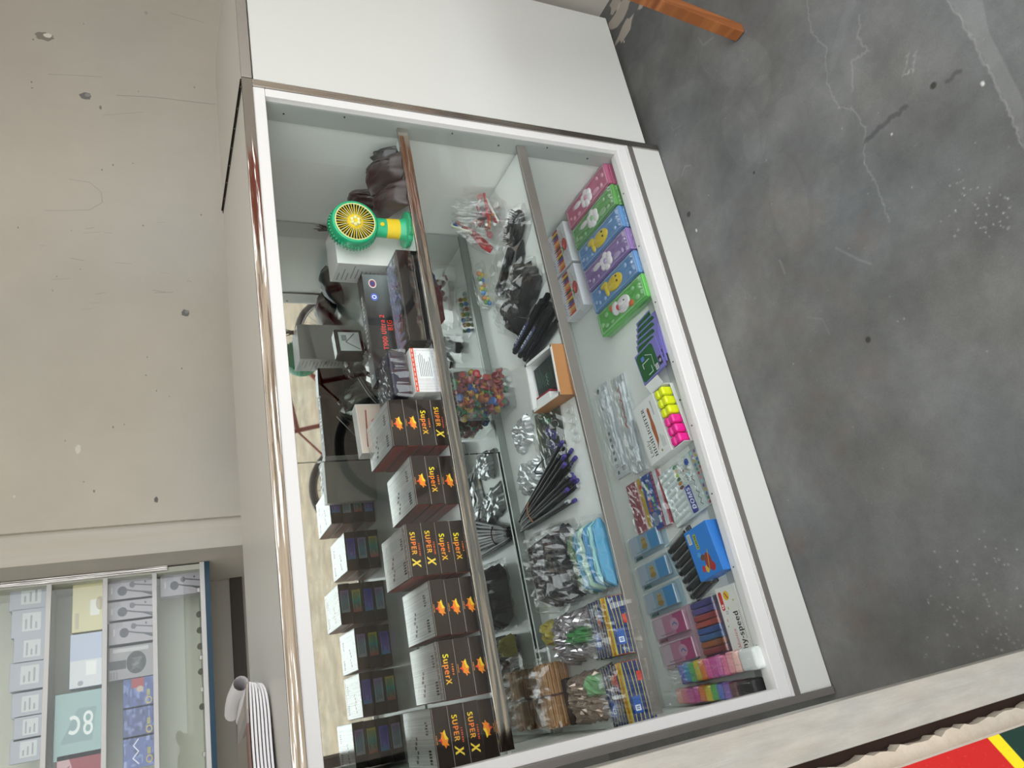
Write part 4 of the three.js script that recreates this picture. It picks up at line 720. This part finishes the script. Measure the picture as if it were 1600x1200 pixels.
{ // brush-pen pack
  const o = thing('brush_pen_pack', 'white brush-pen pack with colouring picture, coloured dots and blue lettering', 'pen pack', [-0.862, S0, -0.098], 0.14);
  part(o, 'carton', RB(0.125, 0.012, 0.155, 0.001), M(0xc9d0cf, 0.5), [0, 0.006, 0]);
  onTop(o, 'cover_print', 0.123, 0.153, print(384, 480, (g, W, H) => {
    fill(g, '#bcc8c6', 0, 0, W, H); for (let i = 0; i < 9; i++) { stroke(g, [[10 + i * 42, 0], [30 + i * 42, 190]], '#d9e0de', 22); stroke(g, [[22 + i * 42, 0], [42 + i * 42, 190]], '#8a9896', 3); }
    ['#2f7a4a', '#c8a88a', '#a8c04a', '#3f5a3c', '#c07a2a', '#6a3a30'].forEach((c, i) => { disc(g, 360 - i * 30, 196, 12, 24, c); });
    g.fillStyle = '#2c3290'; g.beginPath(); g.roundRect(8, 214, 190, 62, 12); g.fill(); txt(g, 'DOMS', 104, 246, 54, '#e9ecf2', 'sans-serif', 'italic bold');
    disc(g, 300, 290, 90, 80, '#d5dbd6'); for (let i = 0; i < 26; i++) { g.strokeStyle = '#4a5652'; g.lineWidth = 2; g.beginPath(); g.arc(R(210, 372), R(225, 350), R(8, 24), 0, 6.3); g.stroke(); } disc(g, 335, 330, 24, 24, '#2c4fa0'); disc(g, 255, 310, 12, 12, '#7ab0c0'); disc(g, 300, 270, 8, 8, '#a8404a');
    scrawl(g, 130, 330, 210, 38, '#2c302e', 5); fill(g, '#9aa4a2', 0, 380, W, 100);
    for (let i = 0; i < 26; i++) disc(g, 14 + (i % 13) * 29, 405 + Math.floor(i / 13) * 36, 11, 11, ['#a83a44', '#3f7a4c', '#4a6aa8', '#c0a040', '#7a4a8a', '#8ac0c8', '#c87a8a'][i % 7]);
  }, 0.3), 0, 0.0123, 0);
  part(o, 'film_wrap', facet(pillow(0.134, 0.017, 0.164, 16, 0.25, 7, 10, 0.05)), film);
}
{ // blister erasers
  const defs = [[-0.935, -0.297, 0, 'next to the scalloped craft pack'], [-1.003, -0.292, 0, 'between the other two blue ones'], [-1.066, -0.29, 0, 'next to the pink ones'], [-1.125, -0.281, 1, 'next to the blue ones'], [-1.182, -0.274, 1, 'next to the rainbow clay packs']];
  const pics = [0, 1].map((k) => print(192, 96, (g, W, H) => {
    const q = ['#8fb0c8', '#c88aa4'][k]; fill(g, q, 0, 0, W, H); fill(g, k ? '#b8467c' : '#3a92cc', 130, 0, 62, H); fill(g, k ? '#d8c0cc' : '#b4c4d4', 0, 0, 60, H);
    if (k) { disc(g, 130, 48, 26, 30, '#d8a8c0'); stroke(g, [[116, 50], [132, 40], [146, 56]], '#4a7ac0', 6); } else { disc(g, 96, 44, 16, 30, '#c0a050'); disc(g, 96, 66, 20, 14, '#a8862f'); disc(g, 90, 30, 3, 3, '#333'); disc(g, 102, 30, 3, 3, '#333'); }
    scrawl(g, 70, 84, 80, 12, '#44506a', 2);
  }, 0.35));
  defs.forEach(([x, z, k, where]) => {
    const o = thing('eraser_blister', `${k ? 'pink' : 'blue'} eraser in a clear blister, ${where}`, 'eraser', [x, S0, z], 0.06, 'blistered erasers');
    part(o, 'backing', RB(0.058, 0.002, 0.15, 0.0008), M(k ? 0xc9a6b4 : 0xa8c0c8, 0.4), [0, 0.001, 0]);
    part(o, 'eraser', RB(0.043, 0.012, 0.118, 0.003, 2), M(k ? 0xb88aa0 : 0x92a9bc, 0.45), [0, 0.0085, 0]);
    onTop(o, 'eraser_print', 0.115, 0.041, pics[k], 0, 0.0148, 0, -Math.PI / 2);
    part(o, 'blister', RB(0.05, 0.016, 0.13, 0.004, 3), film, [0, 0.0105, 0]);
    part(o, 'green_tab', BX(0.006, 0.003, 0.024), M(k ? 0x8a4a5a : 0x2f6a60, 0.4), [-0.025, 0.0035, -0.05]);
  });
}
{ // black pens in a clear tray
  const o = thing('black_pen_tray', 'clear tray of short black pens beside the blue toy carton', 'pens', [-1.014, S0, -0.155], 0.32);
  for (let k = 0; k < 7; k++) { const g = CY(0.0075, 0.0085, 0.062, 14); g.rotateX(Math.PI / 2); const p = part(o, 'pen', g, blackGloss, [-0.056 + k * 0.0185, 0.0105, 0]); const c = CY(0.0045, 0.0065, 0.014, 10); c.rotateX(Math.PI / 2); part(p, 'pen_tip', c, black, [0, 0, -0.037]); }
  part(o, 'tray', RB(0.136, 0.006, 0.088, 0.002), black, [0, 0.003, 0]); part(o, 'clear_cover', RB(0.14, 0.022, 0.092, 0.008, 3), film, [0, 0.0125, 0]);
}
{ // blue toy carton
  const o = thing('blue_toy_carton', 'blue carton with red figure print and a yellow bar', 'box', [-1.004, S0, -0.075], 0.12);
  part(o, 'carton', RB(0.105, 0.036, 0.078, 0.001), M(0x2c74c4, 0.4), [0, 0.0182, 0]);
  onTop(o, 'lid_print', 0.103, 0.076, print(384, 288, (g, W, H) => { fill(g, '#2f7ccc', 0, 0, W, H); fill(g, '#e8e6da', 280, 20, 80, 40); for (let i = 0; i < 14; i++) fill(g, '#333', 286 + i * 5, 26, 2 + (i % 2), 28); fill(g, '#a8a83a', 220, 90, 120, 34); dashes(g, 280, 108, 100, 14, '#2a4a2c', 6); disc(g, 70, 90, 26, 20, '#b8343c'); disc(g, 60, 130, 30, 20, '#d8b23a'); disc(g, 110, 170, 62, 40, '#8f3a38'); disc(g, 60, 200, 34, 34, '#a83034'); disc(g, 150, 120, 24, 28, '#6a4a3a'); disc(g, 180, 90, 20, 22, '#4a9cd8'); stroke(g, [[40, 150], [190, 200]], '#c8a03a', 8); }, 0.3), 0, 0.0365, 0);
  const s = thing('brown_cord_ring', 'thin pale wire loop at the back of the blue carton', 'cord', [-0.95, S0, -0.02], 0.2); part(s, 'loop', (() => { const g = new THREE.TorusGeometry(0.012, 0.0012, 6, 24); g.rotateX(Math.PI / 2); return g; })(), M(0x8a8a84, 0.4), [0, 0.0013, 0]);
}
{ // white pen sleeve and crayon tray
  const o = thing('ballpen_sleeve', 'white ball-pen sleeve with red number badge and black lettering', 'pen pack', [-1.142, S0, -0.072], 0.02);
  part(o, 'sleeve', RB(0.13, 0.01, 0.062, 0.004, 3), M(0xdcdad4, 0.45), [0, 0.005, 0]);
  onTop(o, 'sleeve_print', 0.126, 0.058, print(512, 236, (g, W, H) => {
    fill(g, '#dedcd5', 0, 0, W, H); g.fillStyle = '#c8342c'; g.beginPath(); g.roundRect(330, 18, 150, 42, 20); g.fill(); txt(g, '10', 360, 40, 36, '#fff'); disc(g, 440, 112, 38, 34, '#e2b52a'); stroke(g, [[416, 128], [464, 96]], '#9c2c34', 10);
    txt(g, 'Montex', 100, 100, 42, '#b83a4a', 'serif', 'italic'); txt(g, 'hy-speed', 160, 166, 76, '#26262a', 'sans-serif', 'bold', 'center', 300); for (let i = 0; i < 14; i++) fill(g, '#55555a', 90 + i * 16, 210, 10, 5);
    poly(g, [[380, 180], [400, 172], [396, 196]], '#a8b83a'); fill(g, '#b8b03a', 330, 90, 20, 14); g.strokeStyle = '#55555a'; g.lineWidth = 3; g.strokeRect(300, 60, 20, 20); fill(g, '#c86a3a', 240, 40, 22, 8); fill(g, '#6a9c4a', 200, 30, 12, 12);
  }, 0.35), 0, 0.0103, 0);
  const c = thing('colour_pen_tray', 'clear tray of purple, red, blue and brown gel pens', 'pens', [-1.146, S0, -0.152], 0.04);
  part(c, 'tray', RB(0.112, 0.004, 0.088, 0.001), M(0x6a5a70, 0.5), [0, 0.002, 0]);
  [0x4a4484, 0x5a4a8c, 0x9c3c40, 0xa8443c, 0x3c5a9c, 0x3f669c, 0x9c5a34, 0x8a3c40].forEach((q, k) => { const p = part(c, 'pen', RB(0.0125, 0.011, 0.078, 0.004, 2), M(q, 0.4), [0.047 - k * 0.0134, 0.0098, 0]); part(p, 'pen_cap', RB(0.0132, 0.0116, 0.026, 0.004, 2), M(new THREE.Color(q).multiplyScalar(0.7), 0.3), [0, 0, 0.026]); });
  part(c, 'clear_cover', RB(0.118, 0.019, 0.094, 0.005, 3), film, [0, 0.0105, 0]);
}
{ // rainbow clay bags
  const pinks = [0xd8589a, 0xc04a94, 0xd06aa8, 0xe07a9c, 0xe8a0a4, 0xf0c0b4], rain = [0x5a6ab8, 0x4a9ac0, 0x57a85a, 0xc8b83a, 0xd8783a];
  [[-1.2245, -0.165, 0, [...rain, ...pinks], 0xe4e6e4, 'rainbow modelling clay bag with a white lump at its front'], [-1.2705, -0.195, 1, [0xe8b0a4, 0xe08a9a, 0xd070a4, 0xc8589a, 0xd8783a, 0xc8b83a, 0x57a85a, 0x5a6ab8, 0x8a6ab0, 0x6a4a4a], 0x2c2a2c, 'rainbow modelling clay bag with a dark lump at its front']].forEach(([x, z, k, cols, end, label]) => {
    const o = thing('clay_bag', label, 'clay', [x, S0, z], k ? 0 : 0.03, 'rainbow clay bags'); const n = cols.length, L = 0.2 / n, W = k ? 0.036 : 0.046;
    cols.forEach((c, i) => part(o, 'clay_bar', RB(W * 0.88, 0.034, L * 0.94, 0.005, 3), M(c, 0.5), [R(-0.001, 0.001), 0.018, -0.1 + L * (i + 0.5)], [0.2, 0, 0]));
    part(o, 'front_lump', RB(W * 0.9, 0.034, 0.05, 0.008, 3), M(end, 0.5), [0, 0.018, k ? 0.13 : 0.128]);
    part(o, 'clear_bag', facet(pillow(W - 0.001, 0.044, 0.31, 22, 0.3, 9, 9, 0.03)), film);
  });
}
// ---------------------------------------------------------------- glass cabinet on the recess wall
{
  const z0 = -1.4, x0 = -2.3, x1 = -0.645;
  const Y = [320, 241, 162, 72].map((px) => hit(px, 1000, 'z', z0).y), top = 1.85;
  const cabinetBoard = M(0xc8c8ba, 0.55);
  const c = thing('wall_display_cabinet', 'glass wall cabinet with steel-edged shelves in the recess', 'cabinet', [0, 0, 0]);
  span(c, 'back_board', [x0, Y[0] - 0.02, -1.62], [x1, top, -1.605], cabinetBoard);
  span(c, 'side_board', [x1 - 0.016, Y[0] - 0.02, -1.604], [x1, top, z0 - 0.001], cabinetBoard); span(c, 'side_board', [x0, Y[0] - 0.02, -1.604], [x0 + 0.016, top, z0 - 0.001], cabinetBoard);
  span(c, 'bottom_board', [x0, Y[0] - 0.02, -1.604], [x1, Y[0], z0], cabinetBoard);
  span(c, 'bottom_trim', [x0, Y[0] - 0.006, z0], [x1 + 0.004, Y[0] + 0.008, z0 + 0.006], frameWhite, 0.001); span(c, 'blue_film', [x0, Y[0] - 0.021, z0], [x1 + 0.004, Y[0] - 0.0065, z0 + 0.005], M(0x1f4258, 0.35), 0, 'blue protective film');
  span(c, 'edge_trim', [x1 - 0.012, Y[1] - 0.04, z0], [x1 + 0.004, top, z0 + 0.007], steel, 0.001, 'bright steel corner strip');
  for (const y of Y.slice(1)) { const s = span(c, 'shelf', [x0 + 0.017, y - 0.006, -1.604], [x1 - 0.017, y, z0 - 0.006], shelfBoard); span(s, 'edge_strip', [x0 + 0.017, y - 0.009, z0 - 0.006], [x1 - 0.013, y + 0.004, z0 + 0.001], frameWhite, 0.001).position.sub(s.position); }
  span(c, 'glass_door', [x0 + 0.02, Y[0] + 0.008, z0 - 0.0075], [x1 - 0.013, top, z0 - 0.0072], glass);
  // glass clips along the bottom
  for (const py of [922, 1028, 1078, 1180]) { const p = hit(311, py, 'z', z0 + 0.004); part(c, 'glass_clip', RB(0.014, 0.01, 0.006, 0.002), steelPlain, [p.x, Y[0] + 0.013, z0 + 0.004]); }
  for (const py of [960, 985, 1010, 1050, 1105]) { const p = hit(311, py, 'z', z0 - 0.02); part(c, 'clip_pad', CY(0.009, 0.009, 0.012, 14), M(0x5a584f, 0.5), [p.x, Y[0] + 0.012, z0 - 0.018], [Math.PI / 2, 0, 0]); }
  // goods: boxes given by their corners in the photograph on the plane just behind the glass
  const zf = -1.45;
  function goods(name, label, cat, xa, ya, xb, yb, d, body, face, group) {
    const a = hit(xb, yb, 'z', zf), b = hit(xa, ya, 'z', zf);          // a: low corner, b: high corner
    const shelfY = Y.reduce((q, y) => (y <= a.y + 0.02 && y > q ? y : q), 0), h = b.y - shelfY, w = Math.abs(b.x - a.x);
    const o = thing(name, label, cat, [(a.x + b.x) / 2, shelfY, zf], 0, group);
    part(o, 'carton', RB(w - 0.002, h, d, 0.0012), M(body, 0.45), [0, h / 2, -d / 2]);
    if (face) onFront(o, 'front_print', w - 0.004, h - 0.003, face, 0, h / 2, 0.0003);
    return o;
  }
  const ear = print(160, 384, (g, W, H) => {
    fill(g, '#b4aeb6', 0, 0, W, H); fill(g, '#d6d0d6', 56, 34, 44, 14); disc(g, 70, 128, 32, 40, '#4a4a54'); stroke(g, [[78, 150], [62, 230], [40, 384]], '#55555c', 10); stroke(g, [[110, 230], [90, 384]], '#5a5a62', 9);
    disc(g, 108, 210, 20, 24, '#6e6a74'); disc(g, 120, 320, 8, 8, '#5a5660'); stroke(g, [[52, 300], [24, 384]], '#4a4a52', 12); for (let i = 0; i < 5; i++) fill(g, '#8a8690', 108, 60 + i * 12, 36, 4);
  }, 0.35);
  goods('earphone_box', 'pale grey earphone box in the cabinet corner on the middle shelf', 'box', 166, 905, 238, 935, 0.05, 0xa9a5ac, ear, 'earphone boxes');
  goods('earphone_box', 'pale grey earphone box second from the cabinet corner', 'box', 166, 938, 238, 967, 0.05, 0xa9a5ac, ear, 'earphone boxes');
  goods('earphone_box', 'pale grey earphone box beside the black dial box', 'box', 170, 970, 238, 1000, 0.05, 0xb2b0b4, ear, 'earphone boxes');
  goods('earphone_box', 'lone pale grey earphone box on the bottom shelf of the wall cabinet', 'box', 250, 897, 316, 926, 0.05, 0xa9a5ac, ear, 'earphone boxes');
  goods('dial_box', 'grey box with a large black dial pictured on it', 'box', 168, 1013, 238, 1055, 0.06, 0x8f8c8f, print(224, 384, (g, W, H) => {
    fill(g, '#a09ca0', 0, 0, W, H); fill(g, '#5a3438', 0, 0, W, 12); fill(g, '#3c3a3e', 70, 0, 60, 150); disc(g, 104, 236, 78, 84, '#35383a'); disc(g, 104, 236, 60, 66, '#262a2c'); for (let i = 0; i < 24; i++) stroke(g, [[104 + R(-50, 50), 190 + R(0, 40)], [104 + R(-50, 50), 250 + R(0, 40)]], '#8a8f90', 2);
    for (let i = 0; i < 9; i++) fill(g, '#6a666a', 10 + (i % 3) * 16, 20 + Math.floor(i / 3) * 24, 10, 12); fill(g, '#c8c6c8', 186, 40, 26, 300);
  }, 0.3));
  const bl = [0, 1, 2].map((k) => print(192, 224, (g, W, H) => {
    fill(g, ['#4a5c9c', '#46548c', '#5a6aa8'][k], 0, 0, W, H); for (let i = 0; i < 40; i++) { g.globalAlpha = 0.5; disc(g, R(0, W), R(0, H), R(6, 30), R(4, 18), ['#8fa4d8', '#2c3560', '#6a7cc0', '#a8b4d8'][i % 4]); } g.globalAlpha = 1;
    if (k === 0) { fill(g, '#a8343c', 130, 60, 62, 90); disc(g, 120, 120, 20, 26, '#c8b0a0'); } if (k === 2) scrawl(g, 96, 90, 150, 70, '#e0e4f0', 8); g.strokeStyle = '#c8b050'; g.lineWidth = 8; g.beginPath(); g.arc(40, H - 40, 20, 0, 6.3); g.stroke(); fill(g, '#a8a05a', 70, H - 54, 40, 24);
  }, 0.3));
  [[1062, 1103, 'blue action-print box with a red patch beside the dial box'], [1106, 1149, 'blue plain-print box between the other two blue boxes'], [1152, 1196, 'blue box with pale script lettering in the wall cabinet']].forEach(([a, b, l], k) => goods('blue_box', l, 'box', 192, a, 238, b, 0.07, 0x44548c, bl[k], 'blue boxes in the wall cabinet'));
  const plainPack = (c1, c2) => print(192, 128, (g, W, H) => { fill(g, c1, 0, 0, W, H); g.fillStyle = c2; g.beginPath(); g.roundRect(56, 70, 60, 40, 8); g.fill(); disc(g, 100, 110, 26, 16, 'rgba(160,140,110,0.5)'); fill(g, 'rgba(120,120,130,0.25)', 10, 10, 60, 16); }, 0.35);
  goods('yellow_box', 'pale yellow charger box on the upper shelf of the wall cabinet', 'box', 114, 908, 158, 984, 0.06, 0xd8cfa0, plainPack('#dcd4aa', '#f2f1ea'));
  goods('light_blue_box', 'pale blue and white charger box beside the yellow one', 'box', 110, 992, 158, 1070, 0.06, 0xc4cee0, print(192, 128, (g, W, H) => { fill(g, '#c2cbe2', 0, 0, W, H); fill(g, '#e2e3e8', 0, 0, 96, H); fill(g, '#f4f4f4', 40, 60, 50, 40); disc(g, 14, 40, 9, 11, '#a8acb8'); }, 0.35));
  goods('teal_box', 'pale teal phone box with a white arc and loop mark', 'box', 86, 1086, 158, 1178, 0.05, 0x8fb4b4, print(256, 256, (g, W, H) => {
    fill(g, '#9dbcbc', 0, 0, W, H); poly(g, [[60, 30], [190, 120], [190, 220], [60, 200]], '#8aa9ac'); g.strokeStyle = '#eef3f2'; g.lineWidth = 15; g.beginPath(); g.arc(128, 96, 30, -0.6, 3.9); g.stroke(); g.lineWidth = 13; g.beginPath(); g.arc(108, 176, 20, 0, 6.3); g.stroke(); g.beginPath(); g.arc(150, 176, 20, 0, 6.3); g.stroke();
  }, 0.3));
  goods('red_box', 'deep red box beside the teal phone box', 'box', 88, 1182, 158, 1240, 0.05, 0x8c2430, print(128, 128, (g, W, H) => { fill(g, '#9c2c38', 0, 0, W, H); poly(g, [[0, 0], [W, 0], [W, 30], [0, 70]], '#d0a8ac'); scrawl(g, 60, 30, 70, 20, '#8a2430'); }, 0.35));
  const lab = [0, 1, 2].map((k) => print(128, 128, (g, W, H) => { fill(g, '#b3b7c2', 0, 0, W, H); fill(g, '#d3d6d8', 24, 36, 84, 66); for (let i = 0; i < 3; i++) fill(g, '#a4a8b0', 34, 46 + i * 18, 30 + ((i + k) % 3) * 16, 7); }, 0.4));
  [[912, 950], [953, 992], [996, 1032], [1036, 1074], [1084, 1116], [1120, 1152], [1156, 1186]].forEach(([a, b], k) => goods('labelled_carton', ['pale grey-blue carton with white label at the cabinet edge, top shelf', 'second labelled carton from the cabinet edge, top shelf', 'third labelled carton from the cabinet edge, top shelf', 'fourth labelled carton from the cabinet edge, top shelf', 'fifth labelled carton from the cabinet edge, top shelf', 'sixth labelled carton from the cabinet edge, top shelf', 'seventh labelled carton from the cabinet edge, top shelf'][k], 'box', 16 + (k % 3) * 3, a, 69, b, 0.08, 0xa9adba, lab[k % 3], 'labelled cartons on the top shelf'));
}
// ---------------------------------------------------------------- bicycle in the street, seen in the mirrored back of the counter
{
  const o = thing('bicycle', 'black bicycle parked outside, mirrored in the back of the counter', 'bicycle', [0.21, -0.45, 2.8]);
  const rubber = M(0x1c1c1e, 0.7), metal = M(0x8a8c8e, 0.3, { metalness: 1 }), paint = M(0x8c1f1c, 0.35);
  const r = 0.33;
  for (const x of [0, 1.13]) {
    const w = part(o, 'wheel', new THREE.TorusGeometry(r - 0.02, 0.021, 10, 48), rubber, [x, r, 0]);
    part(w, 'rim', new THREE.TorusGeometry(r - 0.045, 0.009, 6, 48), metal);
    const sp = []; for (let k = 0; k < 32; k++) { const a = k / 32 * 6.283, b = a + (k % 2 ? 0.6 : -0.6); sp.push(bar([Math.cos(b) * 0.025, Math.sin(b) * 0.025, k % 4 < 2 ? 0.02 : -0.02], [Math.cos(a) * (r - 0.045), Math.sin(a) * (r - 0.045), 0], 0.0016, 4)); }
    part(w, 'spokes', mergeGeometries(sp), metal); part(w, 'hub', (() => { const g = CY(0.025, 0.025, 0.06, 12); g.rotateX(Math.PI / 2); return g; })(), metal);
  }
  for (const [n, a, b, q] of [['seat_tube', [0.5, 0.28, 0], [0.4, 0.78, 0], 0.016], ['down_tube', [0.5, 0.28, 0], [0.98, 0.72, 0], 0.018], ['top_tube', [0.42, 0.7, 0], [0.97, 0.78, 0], 0.015], ['chain_stay', [0.5, 0.28, 0.02], [0, r, 0.03], 0.009], ['seat_stay', [0.42, 0.7, 0.02], [0, r, 0.03], 0.008], ['fork', [0.975, 0.75, 0.03], [1.13, r, 0.03], 0.012], ['fork', [0.975, 0.75, -0.03], [1.13, r, -0.03], 0.012]]) part(o, n, bar(a, b, q), paint);
  part(o, 'saddle', RB(0.24, 0.05, 0.14, 0.02, 2), rubber, [0.38, 0.83, 0]); part(o, 'handlebar', tube([[0.9, 0.92, 0.28], [0.97, 0.93, 0.15], [0.97, 0.9, 0], [0.97, 0.93, -0.15], [0.9, 0.92, -0.28]], 0.012), metal);
  part(o, 'chainring', (() => { const g = new THREE.TorusGeometry(0.09, 0.006, 6, 32); return g; })(), metal, [0.5, 0.28, 0.05]); for (const s of [1, -1]) part(o, 'pedal', RB(0.09, 0.02, 0.07, 0.005), rubber, [0.5 + s * 0.12, 0.28 - s * 0.12, s * 0.1]);
}
renderer.render(scene, camera);
